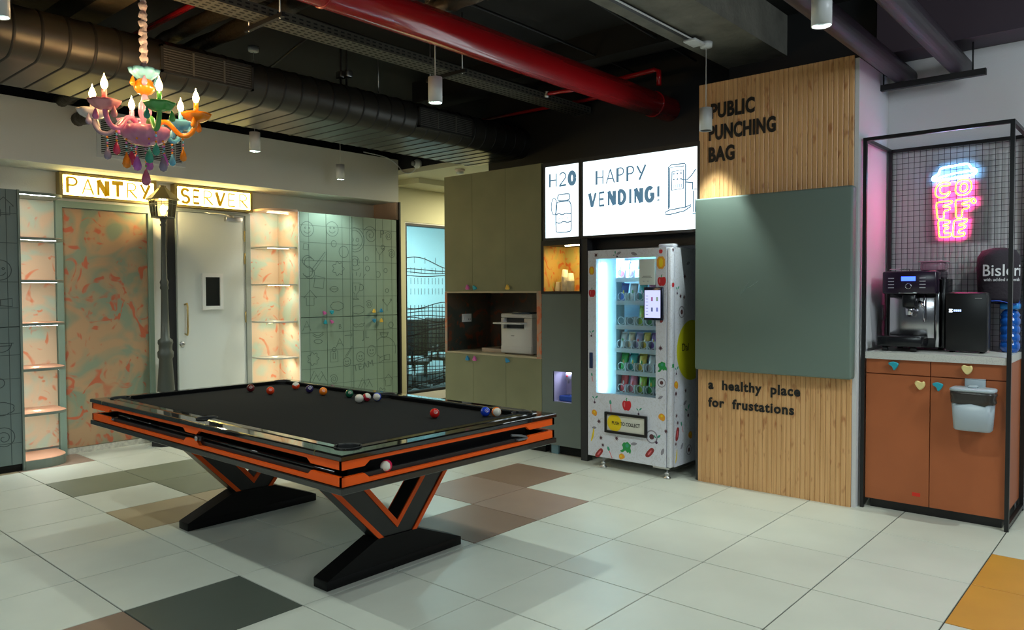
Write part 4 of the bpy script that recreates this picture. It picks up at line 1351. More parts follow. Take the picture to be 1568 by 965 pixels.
obj('tap', MB().rbox(wx0 + .06, wx1 - .03, .56, .655, wz1 - .09, wz1 - .02, .008).tube([(wx0 + .085, .58, wz1 - .12), (wx0 + .085, .58, wz1 - .09)], .008, 8).tube([(wx0 + .14, .58, wz1 - .12), (wx0 + .14, .58, wz1 - .09)], .008, 8), mat('tap_grey', (.35, .35, .45), .3), tc_)
obj('red_button', MB().sphere((wx0 + .085, .555, wz1 - .05), .009, 8, 6), mat('red_button', (.6, .02, .02), .4), tc_)
lamp('AREA', (-1.05, .56, wz1 - .004), .35, (.7, .75, 1), .08, .05, direction=(0, 0, -1), parent=tc_)

cn = thing('cup_niche', 'small warm lit niche with marbled back above the tap cabinet', 'shelf', (-1.05, .6, 1.50))
obj('frame', MB().box(-1.284, -1.258, .44, .80, 1.50, 1.99).box(-.842, -.836, .44, .80, 1.50, 1.99).box(-1.258, -.842, .44, .80, 1.50, 1.522).box(-1.258, -.842, .44, .80, 1.945, 1.99), M_black, cn)
M_mw = marble_mat('marbled_warm_laminate', (0.62, 0.40, 0.12), (0.45, 0.42, 0.15), (0.62, 0.16, 0.04), scale=1.5)
obj('lining', MB().box(-1.257, -.843, .78, .80, 1.523, 1.944).box(-1.257, -1.253, .446, .779, 1.523, 1.944), M_mw, cn)
obj('led_strip', MB().box(-1.05, -.85, .50, .515, 1.936, 1.944), M_ledw, cn)
lamp('AREA', (-.97, .53, 1.93), 1.6, (1, .72, .26), .2, .05, direction=(0, .3, -1), parent=cn)
M_cup = mat('paper_cup_white', (.72, .70, .62), .5)
for (x, y, n, lab) in ((-1.125, .60, 12, 'tallest stack of upturned white paper cups in the lit niche'), (-1.045, .58, 9, 'right hand stack of upturned white paper cups in the lit niche'), (-1.215, .62, 2, 'short stack of two white paper cups at the left of the lit niche')):
    t = thing('cup_stack', lab, 'cups', (x, y, 1.5225))
    for k in range(n):
        z = 1.5235 + k * .0115
        obj('cup', MB().lathe([(.036, 0), (.037, .002), (.035, .004), (.026, .075), (.0, .0755)], (x, y, z), 14), M_cup, t)

# ------------------------------------------------------------ dark portal frame with H2O / HAPPY VENDING boxes
pf = thing('portal_frame', 'dark metal frame around the vending machine and the light boxes', 'frame', (-.5, .6, 0))
M_frm = mat('dark_bronze_frame', (.035, .035, .038), .45, .2)
obj('upright', MB().box(-.835, -.765, .45, .53, 0, 1.99), M_frm, pf)
obj('header', MB().box(-.764, .30, .60, .66, 1.90, 1.99), M_frm, pf)
obj('upright', MB().box(.285, .312, .47, .56, 0, 1.99), M_frm, pf)
M_face = emis('cool_sign_face', (.84, .97, 1.0), 1.5)
M_ink = mat('blue_grey_print', (.06, .10, .14), .6, emit=(.10, .22, .33), estr=.6)


def coolbox(name, label, x0, x1, power):
    t = thing(name, label, 'sign', ((x0 + x1) / 2, .6, 1.99))
    obj('case', MB().box(x0 - .025, x0, .44, .75, 1.991, 2.705).box(x1, x1 + .018, .44, .75, 1.991, 2.705).box(x0, x1, .44, .75, 1.991, 2.014).box(x0, x1, .44, .75, 2.668, 2.705), M_frm, t)
    obj('lit_face', MB().box(x0, x1, .45, .47, 2.015, 2.667), M_face, t)
    return t


hb_ = coolbox('water_sign', 'white light box with a bottle drawing, reading H2O', -1.235, -.852, 9)
f = FR(.45)
letters(stroke_text([('H', .9, 2.2, 1.1), ('2', .85, 1.8, 1.2), ('0', .8, 4.0, 1)], f, -1.195, -.885, 2.48, 2.60, .0095, .0003, .002), M_ink, hb_, X)
bm_ = MB()
w = .010
for pts, c in (([(-1.10, 2.06), (-1.115, 2.08), (-1.115, 2.30), (-1.10, 2.33), (-1.09, 2.34), (-.965, 2.34), (-.955, 2.33), (-.94, 2.30), (-.94, 2.08), (-.955, 2.06)], True), ([(-1.09, 2.345), (-1.095, 2.385), (-1.08, 2.405), (-.965, 2.405), (-.955, 2.39), (-.955, 2.345)], True),
               ([(-1.115, 2.22), (-1.08, 2.235), (-1.04, 2.215), (-1.0, 2.235), (-.96, 2.22), (-.94, 2.23)], False), ([(-1.115, 2.155), (-1.07, 2.14), (-1.03, 2.16), (-.98, 2.145), (-.94, 2.155)], False)):
    bm_.rib(smoothpoly(pts, 1, c), w, f, .0003, .002, 0, c)
bm_.rib(circ(-1.135, 2.30, .032, 16, sy=2.4), .008, f, .0003, .002, 0, True)
text_mb('WATER', f, -1.09, 2.175, .022, .0003, .002, width=.12, bold=-.01, mb=bm_)
obj('bottle_drawing', bm_, M_ink, hb_)

vs_ = coolbox('vending_sign', 'wide white light box reading HAPPY VENDING!', -.807, .306, 26)
letters(stroke_text([('H', .9, 2.2, 1.0), ('A', .9, 1.2, 1.0), ('P', .8, 2.6, 1.1), ('P', .8, 2.2, 1.3), ('Y', .9, 1.8, 1.6)], f, -.675, -.165, 2.455, 2.575, .0095, .0003, .002), M_ink, vs_, X)
letters(stroke_text([('V', .9, 5, 3.4), ('E', .8, 3, 1.6), ('N', .9, 5.5, 3), ('D', .95, 5, 1), ('I', .35, 3.6, 1), ('N', .9, 6, 3), ('G', 1.0, 5.5, 1), ('!', .3, 3.4, 1)], f, -.745, -.035, 2.265, 2.385, .0062, .0003, .002), M_ink, vs_, X)
dm = MB()
w = .009
for pts, c in (([(.045, 2.19), (.045, 2.53), (.07, 2.545), (.19, 2.545), (.20, 2.535), (.20, 2.19)], False), ([(.055, 2.20), (.058, 2.525), (.185, 2.525)], False), ([(.018, 2.165), (.05, 2.18), (.20, 2.195), (.25, 2.21), (.245, 2.195), (.19, 2.165), (.06, 2.145), (.02, 2.15)], True),
               ([(.075, 2.34), (.078, 2.49), (.18, 2.495), (.18, 2.345)], True), ([(.165, 2.42), (.21, 2.41), (.25, 2.44), (.29, 2.49)], False), ([(.20, 2.395), (.25, 2.385), (.262, 2.385)], False), ([(.262, 2.39), (.262, 2.33), (.298, 2.33)], False), ([(.268, 2.32), (.268, 2.15), (.285, 2.15), (.29, 2.25)], False), ([(.262, 2.135), (.29, 2.14)], False)):
    dm.rib(pts, w, f, .0003, .002, 0, c)
for i in range(3):
    for j in range(2):
        dm.rib(circ(.095 + i * .032, 2.47 - j * .045, .004, 8), .006, f, .0003, .002, 0, True)
for i in range(5):
    dm.rib([(.09 + i * .018, 2.355), (.09 + i * .018, 2.385)], .005, f, .0003, .002)
obj('machine_drawing', dm, M_ink, vs_)

# ------------------------------------------------------------ bamboo slatted partition and punching pad
bp_ = thing('slatted_panel', 'tall bamboo slatted wall panel lettered PUBLIC PUNCHING BAG', 'wall panel', (.91, .5, 0))
obj('backing_board', MB().box(.314, 1.484, .463, .559, 0, 3.135), M_gap, bp_)
n = 33
pit = (1.484 - .314) / n
me_s = None
for i in range(n):
    x0 = .314 + i * pit
    if me_s is None:
        h = pit / 2 - .0008
        pts = [(-h, .0), (-h, .008), (-h * .75, .0115), (h * .75, .0115), (h, .008), (h, .0)]
        me_s = finish('slat', MB().prism(pts, (Vector((0, 0, 0)), X, -Y, Z), 0, 3.14), M_bamboo)
    o = bpy.data.objects.new('slat', me_s)
    COL.objects.link(o)
    o.parent = bp_
    o.location = Vector((x0 + pit / 2, .462, 0)) - world_loc(bp_)
    # vary the grain by sliding a copy up and down is not possible on a full height board; mirror instead
    if i % 2:
        o.rotation_euler = (pi, 0, 0)
        o.location.z += 3.14
        o.location.y += -.012 + .012
        o.scale = (1, -1, 1)
M_let = mat('black_letter', (.012, .012, .012), .5)
f = FR(.4497)
letters(text_mb('PUBLIC', f, .418, 2.868, .112, 0, .004, width=.355, bold=.042, spacing=1.08), M_let, bp_, X)
letters(text_mb('PUNCHING', f, .400, 2.700, .112, 0, .004, width=.535, bold=.042, spacing=1.08), M_let, bp_, X)
letters(text_mb('BAG', f, .400, 2.532, .112, 0, .004, width=.215, bold=.042, spacing=1.08), M_let, bp_, X)
letters(text_mb('a  healthy  place', f, .405, .750, .074, 0, .004, width=.725, bold=.032, spacing=1.12), M_let, bp_, X)
letters(text_mb('for  frustations', f, .405, .610, .074, 0, .004, width=.68, bold=.032, spacing=1.12), M_let, bp_, X)

M_pad = mat('sage_vinyl', (.155, .215, .185), .55, bump=.25, bscale=350)
pd = thing('punching_pad', 'large sage padded square mounted over the bamboo panel', 'punch pad', (.92, .4, .905))
bmx = bmesh.new()
bmesh.ops.create_cube(bmx, size=1)
bmesh.ops.scale(bmx, vec=(1.18, .088, 1.335), verts=bmx.verts)
bmesh.ops.translate(bmx, vec=(.918, .404, 1.5725), verts=bmx.verts)
bmesh.ops.bevel(bmx, geom=bmx.edges[:], offset=.016, segments=3, profile=.5, affect='EDGES')
obj('cushion', MB().bm(bmx, 0, True), M_pad, pd)
wr = MB()
for pts, r in (([(.71, 1.49), (.735, 1.515), (.745, 1.55), (.775, 1.585)], .006), ([(.75, 1.535), (.80, 1.555), (.84, 1.59)], .005), ([(.70, 1.47), (.71, 1.50), (.72, 1.53)], .004)):
    sm = smoothpoly(pts, 2, False)
    m_ = len(sm)
    wr = MB().tube([(a, .3605, b) for a, b in sm], [r * (.25 + .75 * sin(pi * i / (m_ - 1))) for i in range(m_)], 8)
    obj('crease', wr, M_pad, pd)

# ------------------------------------------------------------ vending machine
VX0, VX1, VY0, VY1, VZ0, VZ1 = -.665, .146, .32, 1.04, .095, 1.872
vm = thing('vending_machine', 'white vending machine printed with vegetables and spices, lit inside', 'vending machine', (-.26, .68, 0))
M_vm = mat('vending_white_print', (.68, .70, .78), .35)
# faint pencil sketches in the white print
nt = M_vm.node_tree
b = nt.nodes['Principled BSDF']
tcn = nt.nodes.new('ShaderNodeTexCoord')
nz = nt.nodes.new('ShaderNodeTexNoise')
nz.inputs['Scale'].default_value = 9
nz.inputs['Detail'].default_value = 3
nz.inputs['Distortion'].default_value = 3.5
nt.links.new(tcn.outputs['Object'], nz.inputs['Vector'])
rp_ = nt.nodes.new('ShaderNodeValToRGB')
cr = rp_.color_ramp
cr.elements[0].position = .470
cr.elements[0].color = (.68, .70, .78, 1)
cr.elements[1].position = .530
cr.elements[1].color = (.68, .70, .78, 1)
for p_, c_ in ((.490, (.55, .56, .61, 1)), (.500, (.66, .66, .70, 1)), (.512, (.58, .59, .64, 1))):
    e_ = cr.elements.new(p_)
    e_.color = c_
nt.links.new(nz.outputs['Fac'], rp_.inputs[0])
nt.links.new(rp_.outputs[0], b.inputs['Base Color'])
gx0, gx1, gz0, gz1 = -.580, .006, .648, 1.798     # window opening
DY = VY0 + .06                                      # door thickness
obj('cabinet_shell', MB().box(VX0, VX0 + .02, DY, VY1, VZ0, VZ1).box(VX1 - .02, VX1, DY, VY1, VZ0, VZ1).box(VX0 + .02, VX1 - .02, DY, VY1, VZ1 - .02, VZ1).box(VX0 + .02, VX1 - .02, DY, VY1, VZ0, VZ0 + .5).box(VX0 + .02, VX1 - .02, VY1 - .02, VY1, VZ0 + .5, VZ1 - .02), M_vm, vm)
dv = obj('door', MB().box(VX0, gx0, VY0, DY - .003, VZ0, VZ1).box(gx1, VX1 - .045, VY0, DY - .003, VZ0, VZ1).box(gx0, gx1, VY0, DY - .003, gz1, VZ1).box(gx0, gx1, VY0, DY - .003, VZ0, gz0), M_vm, vm)
obj('side_post', MB().rbox(VX1 - .043, VX1, VY0 + .002, DY - .003, VZ0, VZ1, .012), M_vm, vm)
obj('hinge_cap', MB().rbox(-.02, .12, .40, .50, 1.873, 1.905, .01), M_vm, vm)
obj('hinge_bar', MB().box(-.02, .13, .322, .34, .08, .094), M_steel, vm)
obj('pane', MB().box(gx0, gx1, VY0 + .03, VY0 + .034, gz0, gz1), glass_mat('vending_glass', (.93, .98, 1.0)), dv)
M_vin = mat('vending_interior', (.55, .72, .80), .5)
obj('liner', MB().box(gx0 - .06, gx1 + .05, .86, .87, gz0 - .04, gz1 + .03).box(gx0 - .062, gx0 - .06, DY, .86, gz0 - .04, gz1 + .03).box(gx1 + .05, gx1 + .052, DY, .86, gz0 - .04, gz1 + .03).box(gx0 - .06, gx1 + .05, DY, .86, gz1 + .03, gz1 + .034), M_vin, vm)
obj('side_duct', MB().box(gx0 - .03, -.44, DY + .04, .55, gz0 - .035, gz1 + .02), mat('vending_side_panel', (.60, .80, .86), .4), vm)
obj('led_tube', MB().box(gx0 + .006, gx0 + .022, DY + .005, DY + .02, gz0, gz1 - .03), emis('vending_led', (.50, .90, 1.0), 15), vm)
lamp('AREA', (-.22, DY + .06, gz1 + .012), 9, (.50, .82, 1.0), .35, .06, direction=(0, .25, -1), parent=vm)
shz = [1.627, 1.433, 1.226, 1.029, .838, .652]
M_shf = mat('vending_shelf_white', (.70, .80, .84), .35)
M_coil = mat('clear_coil', (.72, .82, .88), .25)
bagc = {
    'pink': (.70, .18, .28), 'purple': (.25, .14, .42), 'lime green': (.40, .62, .06), 'green': (.06, .42, .10), 'blue': (.05, .14, .50),
    'white': (.70, .72, .72), 'teal': (.05, .38, .36), 'orange': (.78, .30, .05), 'yellow': (.80, .62, .12), 'red': (.65, .05, .07), 'lilac': (.42, .38, .62), 'cream': (.72, .62, .42)}
rows = [['pink', 'purple', 'lime green', 'green', 'yellow'], ['blue', 'white', 'teal', 'pink', 'red'], [None, None, 'lime green', 'green', 'pink'],
        ['white', 'cream', 'lilac', 'yellow', 'purple', 'teal'], ['green', 'teal', 'yellow', 'white', 'blue'], ['red', 'pink', 'lime green', 'green', 'lilac']]
rn = ['top', 'second', 'third', 'fourth', 'fifth', 'bottom']
for i, z in enumerate(shz):
    s_ = obj('shelf', MB().box(-.432, gx1 + .045, .40, .80, z - .012, z).box(-.432, gx1 + .045, .392, .3995, z - .028, z + .008), M_shf, vm)
    row = rows[i]
    nn = len(row)
    wcell = (gx1 + .02 + .425) / nn
    for j, cn_ in enumerate(row):
        xc = -.425 + wcell * (j + .5)
        # coil loop and divider
        obj('coil', MB().tube([(xc + .032 * cos(a), .404 + .004 * a / 6, z + .044 + .032 * sin(a)) for a in [2 * pi * q / 18 for q in range(19)]], .0035, 6), M_coil, vm)
        obj('divider', MB().box(xc + wcell * .5 - .008, xc + wcell * .5 + .003, .402, .60, z + .0005, z + .075), M_shf, vm)
        if cn_ is None:
            continue
        h = .142 + .014 * ((i * 7 + j * 3) % 3) - (.01 if i else 0)
        wb = min(.088, wcell * .86)
        lean = .03
        c = bagc[cn_]
        t = thing('snack_bag', '%s snack bag on the %s shelf of the vending machine, %s from the left' % (cn_, rn[i], ['first', 'second', 'third', 'fourth', 'fifth', 'sixth'][j]), 'snack', (xc, .44, z), 'snacks in the vending machine')
        # puffed pouch
        mbp = MB()
        N1, N2 = 6, 7
        for side in (-1, 1):
            vs, fs = [], []
            for a in range(N1 + 1):
                for b2 in range(N2 + 1):
                    uu, vv = a / N1 * 2 - 1, b2 / N2
                    puff = .020 * (1 - uu ** 2) * (sin(pi * vv) ** .6)
                    vs.append((xc + uu * wb / 2 * (1 - .04 * sin(pi * vv)), .445 + lean * vv + side * puff, z + .004 + vv * h))
            for a in range(N1):
                for b2 in range(N2):
                    k = a * (N2 + 1) + b2
                    fs.append((k, k + 1, k + N2 + 2, k + N2 + 1))
            mbp.add(vs, fs, 0, True)
        mbp.box(xc - wb / 2, xc + wb / 2, .444 + lean, .447 + lean, z + .004 + h - .001, z + .012 + h)
        obj('pouch', mbp, mat('bag_' + cn_.replace(' ', '_'), c, .3, coat=.3), t)
        c2 = [(.75, .75, .75), (.80, .66, .12), (.75, .1, .1), (.1, .45, .15), (.7, .45, .2)][(i + 2 * j) % 5]
        obj('label_print', MB().sphere((xc, .445 + lean * .5 - .0185, z + .004 + h * .5), .026, 10, 6, sc=(wb * .011 / .026 * 35 * .028 + .3, .12, .9)), mat('bag_label_%d' % ((i + 2 * j) % 5), c2, .4), t)
# notice sheet (its code is left off), touch screen, collect flap, lock
qs = obj('notice_sheet', MB().box(-.150, -.004, VY0 - .0015, VY0 + .0285, 1.572, 1.782), mat('notice_paper', (.66, .74, .70), .6), dv)
for z_, a_, b_ in ((1.640, -.115, -.040), (1.628, -.125, -.030), (1.60, -.115, -.100), (1.60, -.075, -.060)):
    obj('printed_line', MB().box(a_, b_, VY0 - .0021, VY0 - .0016, z_, z_ + .005), mat('notice_ink', (.25, .30, .28), .6), qs)
ts = obj('touch_screen', MB().rbox(-.095, .080, VY0 - .022, VY0 - .0005, 1.285, 1.553, .006), mat('screen_bezel', (.008, .012, .03), .2), dv)
obj('display', MB().box(-.084, .060, VY0 - .0232, VY0 - .0221, 1.305, 1.528), emis('screen_glow', (.52, .56, .95), 1.0), ts)
for a in range(2):
    for c_ in range(2):
        obj('screen_icon', MB().box(-.025 + a * .048, -.008 + a * .048, VY0 - .0240, VY0 - .0233, 1.355 + c_ * .085, 1.388 + c_ * .085), emis('icon_%d' % (a + 2 * c_), [(.10, .12, .25), (.15, .18, .45), (.30, .10, .25), (.20, .30, .20)][a + 2 * c_], .8), ts)
for k in range(7):
    obj('screen_line', MB().box(-.074, -.052, VY0 - .0240, VY0 - .0233, 1.33 + k * .025, 1.334 + k * .025), emis('icon_0', None, .8) if False else MATS['icon_0'] if 'icon_0' in MATS else M_gap, ts)
fl_ = obj('collect_flap', MB().box(-.480, -.070, VY0 - .022, VY0 - .0005, .318, .338).box(-.480, -.070, VY0 - .022, VY0 - .0005, .474, .494).box(-.480, -.462, VY0 - .022, VY0 - .0005, .338, .474).box(-.088, -.070, VY0 - .022, VY0 - .0005, .338, .474), M_satin, dv)
M_ylw = mat('yellow_print', (.85, .62, .01), .4)
obj('flap_panel', MB().box(-.461, -.089, VY0 - .010, VY0 - .0005, .339, .473), mat('flap_cream', (.68, .68, .60), .4), fl_)
obj('yellow_spot', MB().prism([(max(-.460, a), min(max(b_, .3395), .4725)) for a, b_ in circ(-.385, .406, .072, 32)], FR(VY0 - .0101), 0, .001), M_ylw, fl_)
obj('lettering', text_mb('PUSH TO COLLECT', FR(VY0 - .0112), -.410, .392, .030, 0, .001, width=.275, bold=.016), M_let, fl_)['kind'] = 'stuff'
obj('lock_handle', MB().rbox(-.645, -.612, VY0 - .012, VY0 - .0005, .855, .992, .004), mat('dark_blue_lock', (.01, .03, .10), .3), dv)
for (x, y) in ((-.53, .36), (.09, .36), (-.53, .98), (.09, .98)):
    obj('foot', MB().lathe([(.03, 0), (.032, .008), (.016, .016), (.016, .03), (.022, .035), (.022, .045), (.008, .05), (.008, .0945)], (x, y, 0), 14), M_steel, vm)

# printed vegetables and spices (flat print)
D_red = mat('print_red', (.62, .02, .03), .4); D_redh = mat('print_pink_red', (.72, .16, .18), .4); D_grn = mat('print_green', (.02, .30, .07), .4); D_tl = mat('print_teal', (.05, .33, .22), .4)
D_or = mat('print_orange', (.82, .36, .03), .4); D_br = mat('print_brown', (.10, .035, .04), .4); D_mt = mat('print_meat', (.30, .03, .03), .4); D_gy = mat('print_grey', (.26, .25, .30), .4); D_pl = mat('print_plum', (.06, .02, .06), .4)
ALLD = [D_red, D_redh, D_grn, D_tl, D_or, D_br, D_mt, D_gy, D_pl, M_ylw]


def decal(kind, fr, x, z, s, parent, ang=0.0):
    mb = MB()
    ca, sa = cos(ang), sin(ang)
    def T(pts):
        return [(x + s * (a * ca - b_ * sa), z + s * (a * sa + b_ * ca)) for a, b_ in pts]
    def pp(pts, m, lay=0, it=2):
        mb.prism(T(smoothpoly(pts, it)) if it else T(pts), fr, .0002 + lay * .0004, .0006 + lay * .0004, m)
    def rr(pts, w_, m, lay=0):
        mb.rib(T(pts), w_, fr, .0002 + lay * .0004, .0006 + lay * .0004, m)
    if kind == 'pepper':
        pp([(-1, .3), (-.7, .9), (0, .75), (.7, .95), (1.0, .3), (.85, -.5), (.4, -1.0), (0, -.85), (-.45, -1), (-.85, -.5)], 0)
        pp([(-.6, .4), (-.45, .7), (-.3, .3), (-.4, -.5), (-.6, -.2)], 1, 1)
        rr([(0, .75), (-.1, 1.05), (.05, 1.35)], .18 * s, 2, 1)
    elif kind == 'anise':
        pts = []
        for i in range(16):
            r = 1.0 if i % 2 == 0 else .42
            pts.append((r * cos(i * pi / 8), r * sin(i * pi / 8)))
        pp(pts, 5, 0, 0)
        pp(circ(0, 0, .25, 8), 8, 1, 0)
    elif kind == 'broc':
        pp([(-1.1, -.6), (-.5, -.4), (-.5, 0), (-.7, .3), (-.3, .8), (0, .7), (.3, .95), (.7, .6), (1.0, .5), (.8, 0), (1.0, -.4), (.8, -1.0), (.5, -.6), (.3, -.9), (0, -.4), (-.6, -.9)], 2, 0, 1)
        pp(circ(.25, .3, .3, 10), 3, 1, 0)
    elif kind == 'mango':
        pp([(-.7, .5), (0, .9), (.8, .5), (.9, -.3), (.5, -.9), (-.2, -.6), (-.8, -.2)], 4)
        pp([(-.3, .3), (.1, .6), (.4, .2), (0, -.1)], 9, 1)
    elif kind == 'meat':
        pp([(-1.1, -.7), (-1.0, -.1), (.5, .8), (1.0, .6), (1.1, .0), (-.3, -.9)], 6)
        pp([(-.6, -.3), (.4, .35), (.6, .15), (-.3, -.5)], 1, 1)
    elif kind == 'tool':
        rr([(0, -1.2), (0, .2)], .16 * s, 1); pp([(-.22, .2), (.22, .2), (.25, .8), (0, 1.1), (-.25, .8)], 3)
    elif kind == 'sprout':
        pp([(-.1, .1), (.3, .8), (.9, .9), (.6, .3)], 3); pp([(-.1, .1), (-.6, .7), (-.9, .6), (-.5, .1)], 3, 1); rr([(-.1, .1), (-.15, -.6)], .10 * s, 8); pp(circ(-.15, -.8, .3, 10), 8, 1, 0)
    elif kind == 'orange':
        pp([(-.75, -1), (.75, -1), (.75, 1), (-.75, 1)], 4, 0, 1); pp([(-.35, -.7), (.35, -.7), (.35, .7), (-.35, .7)], 9, 1, 1)
    elif kind == 'banana':
        pp([(.2, 1), (.35, .9), (.3, -.2), (-.1, -1), (-.3, -1), (0, 0)], 9)
    elif kind == 'pan':
        mb.rib(T(circ(0, 0, 1, 24)), .2 * s, fr, .0002, .0006, 7, True); pp(circ(0, 0, .45, 14), 5, 1, 0)
    elif kind == 'leaf':
        pp([(-.8, 0), (0, .35), (.8, 0), (0, -.35)], 7)
    o = obj('printed_motif', mb, ALLD, parent)
    return o


fF = FR(VY0)
for k, x, z, s, a in (('pepper', -.27, .565, .046, 0), ('anise', -.55, .40, .024, .2), ('mango', -.60, .47, .034, 0), ('broc', -.28, .21, .055, 0), ('meat', -.55, .13, .045, .3), ('meat', -.05, .20, .045, .3), ('tool', -.43, .55, .045, .1), ('tool', -.44, .15, .048, .45),
                      ('sprout', -.59, .59, .036, 0), ('sprout', -.15, .53, .032, 0), ('sprout', .02, .32, .04, 0), ('mango', .06, .50, .038, 0), ('anise', -.51, .20, .020, .1), ('anise', -.53, .26, .022, .3), ('banana', -.62, .28, .06, 0), ('mango', -.32, .125, .034, 1),
                      ('anise', .10, .39, .020, .2), ('anise', -.37, .275, .024, .4), ('pan', -.03, .33, .05, 0), ('pepper', -.622, 1.505, .036, 0), ('pepper', .060, 1.60, .040, 0), ('anise', -.58, 1.832, .024, 0), ('orange', .052, 1.75, .05, 0), ('orange', -.625, 1.70, .035, 0),
                      ('sprout', -.625, 1.16, .03, 0), ('tool', -.62, .78, .035, .2), ('leaf', -.35, 1.84, .04, .4), ('sprout', -.38, 1.83, .028, .9), ('leaf', -.2, 1.83, .05, -.3), ('broc', .058, .91, .045, .3), ('anise', .05, 1.06, .024, 0), ('meat', .06, 1.30, .03, .8), ('pan', .06, .78, .035, 0), ('leaf', .05, .66, .04, .5),
                      ('leaf', -.2, .25, .05, .2), ('leaf', .07, .22, .05, 1.2), ('leaf', -.6, .34, .04, .1), ('pepper', .05, 1.86 - .02, .018, 0), ('leaf', -.12, .45, .05, .4)):
    decal(k, fF, x, z, s, dv, a)
fS = (Vector((VX1, 0, 0)), Y, Z, X)
for k, y, z, s, a in (('anise', .40, .69, .024, 0), ('anise', .41, .51, .02, .2), ('anise', .43, .45, .02, .3), ('meat', .42, .36, .05, .8), ('tool', .50, .41, .045, .4), ('banana', .405, .18, .055, 0), ('mango', .64, .32, .04, 0), ('anise', .40, .28, .018, 0), ('sprout', .42, 1.53, .035, 0), ('anise', .54, 1.64, .024, 0), ('anise', .47, 1.48, .022, .2),
                      ('anise', .53, 1.47, .022, .2), ('pan', .49, 1.35, .045, 0), ('mango', .40, .76, .04, 0), ('sprout', .41, .88, .035, 0), ('leaf', .55, .6, .05, .5), ('leaf', .5, .25, .05, .9), ('sprout', .6, .53, .05, .3), ('anise', .56, .7, .022, 0), ('leaf', .6, 1.75, .05, .3), ('pan', .62, .2, .04, 0)):
    decal(k, fS, y, z, s, vm, a)
for k, z, s in (('pepper', 1.57, .02), ('anise', 1.85, .02), ('broc', .92, .02)):
    decal(k, (Vector((VX1, 0, 0)), Y, Z, X), .347, z, s, vm, 0)
obj('yellow_disc', MB().prism(circ(.66, 1.03, .25, 40), fS, .0012, .0016), mat('lime_yellow_print', (.62, .60, .02), .4), vm)
obj('lettering', text_mb('Dal', (Vector((VX1, 0, 0)), Y, Z, X), .495, 1.03, .065, .0017, .0025, bold=.0), M_let, vm)

# ------------------------------------------------------------ coffee station: rack, cabinet, worktop, mesh
RX0, RX1, RY0, RY1, RZ = 1.528, 2.412, .508, 1.150, 2.575
rk = thing('coffee_rack', 'tall black square tube rack framing the coffee station', 'rack', ((RX0 + RX1) / 2, .83, 0))
T = .024
for (x, y) in ((RX0, RY0), (RX1 - T, RY0), (RX0, RY1 - T), (RX1 - T, RY1 - T)):
    obj('post', MB().box(x, x + T, y, y + T, 0, RZ), M_satin, rk)
for z in (RZ - T,):
    obj('rail', MB().box(RX0 + T, RX1 - T, RY0, RY0 + T, z, z + T), M_satin, rk)
    obj('rail', MB().box(RX0 + T, RX1 - T, RY1 - T, RY1, z, z + T), M_satin, rk)
    obj('rail', MB().box(RX0, RX0 + T, RY0 + T, RY1 - T, z, z + T), M_satin, rk)
    obj('rail', MB().box(RX1 - T, RX1, RY0 + T, RY1 - T, z, z + T), M_satin, rk)
obj('rail', MB().box(RX1 - T, RX1, RY0 + T, RY1 - T, .02, .044), M_satin, rk)
wg = MB()
x = RX0 + T + .03
while x < RX1 - T:
    wg.box(x, x + .003, RY1 - .014, RY1 - .010, 1.10, RZ - T)
    x += .0395
z = 1.12
while z < RZ - T:
    wg.box(RX0 + T, RX1 - T, RY1 - .010, RY1 - .006, z, z + .003)
    z += .0395
o = obj('wire_grid', wg, mat('dark_grid_wire', (.035, .03, .045), .5), rk)
o['kind'] = 'stuff'

M_terra = mat('terracotta_laminate', (.42, .115, .035), .5, var=.05, vscale=4)
cb = thing('coffee_cabinet', 'terracotta cabinet with two drawers and two doors under the coffee machine', 'cabinet', (1.97, .84, 0))
cx0, cx1, cy0, cy1 = 1.556, 2.384, .536, 1.14
obj('body', MB().box(cx0, cx1, cy0 + .02, cy1, .085, 1.047), M_terra, cb)
obj('plinth', MB().box(cx0 + .02, cx1 - .02, cy0 + .05, cy1 - .03, 0, .085), M_satin, cb)
mid = 1.958
f = FR(cy0)
for (a, b_, z0, z1, nm) in ((cx0, mid - .003, .949, 1.046, 'drawer'), (mid + .003, cx1, .949, 1.046, 'drawer'), (cx0, mid - .003, .07, .942, 'door'), (mid + .003, cx1, .07, .942, 'door')):
    p = obj(nm, MB().box(a, b_, cy0, cy0 + .018, z0, z1), M_terra, cb)
    if nm == 'drawer':
        knob('fish' if a < mid else 'heart', f, 1.738 if a < mid else 2.172, 1.006 if a < mid else 1.008, K_teal if a < mid else K_cream, p, 1.0)
    elif a < mid:
        knob('heart', f, 1.900, .887, K_cream, p, 1.0)
        obj('red_sticker', MB().box(1.855, 1.905, cy0 - .001, cy0 - .0002, .130, .155), mat('red_sticker', (.75, .03, .01), .5), p)
    else:
        knob('fish', f, 2.008, .885, K_teal, p, 1.0)
tp = obj('worktop', MB().box(cx0 - .002, cx1 + .003, cy0 - .022, 1.128, 1.048, 1.094), speckle_mat('white_terrazzo', (.62, .62, .58), (.12, .12, .12)))
tag(tp, 'white speckled worktop on the terracotta cabinet', 'worktop')

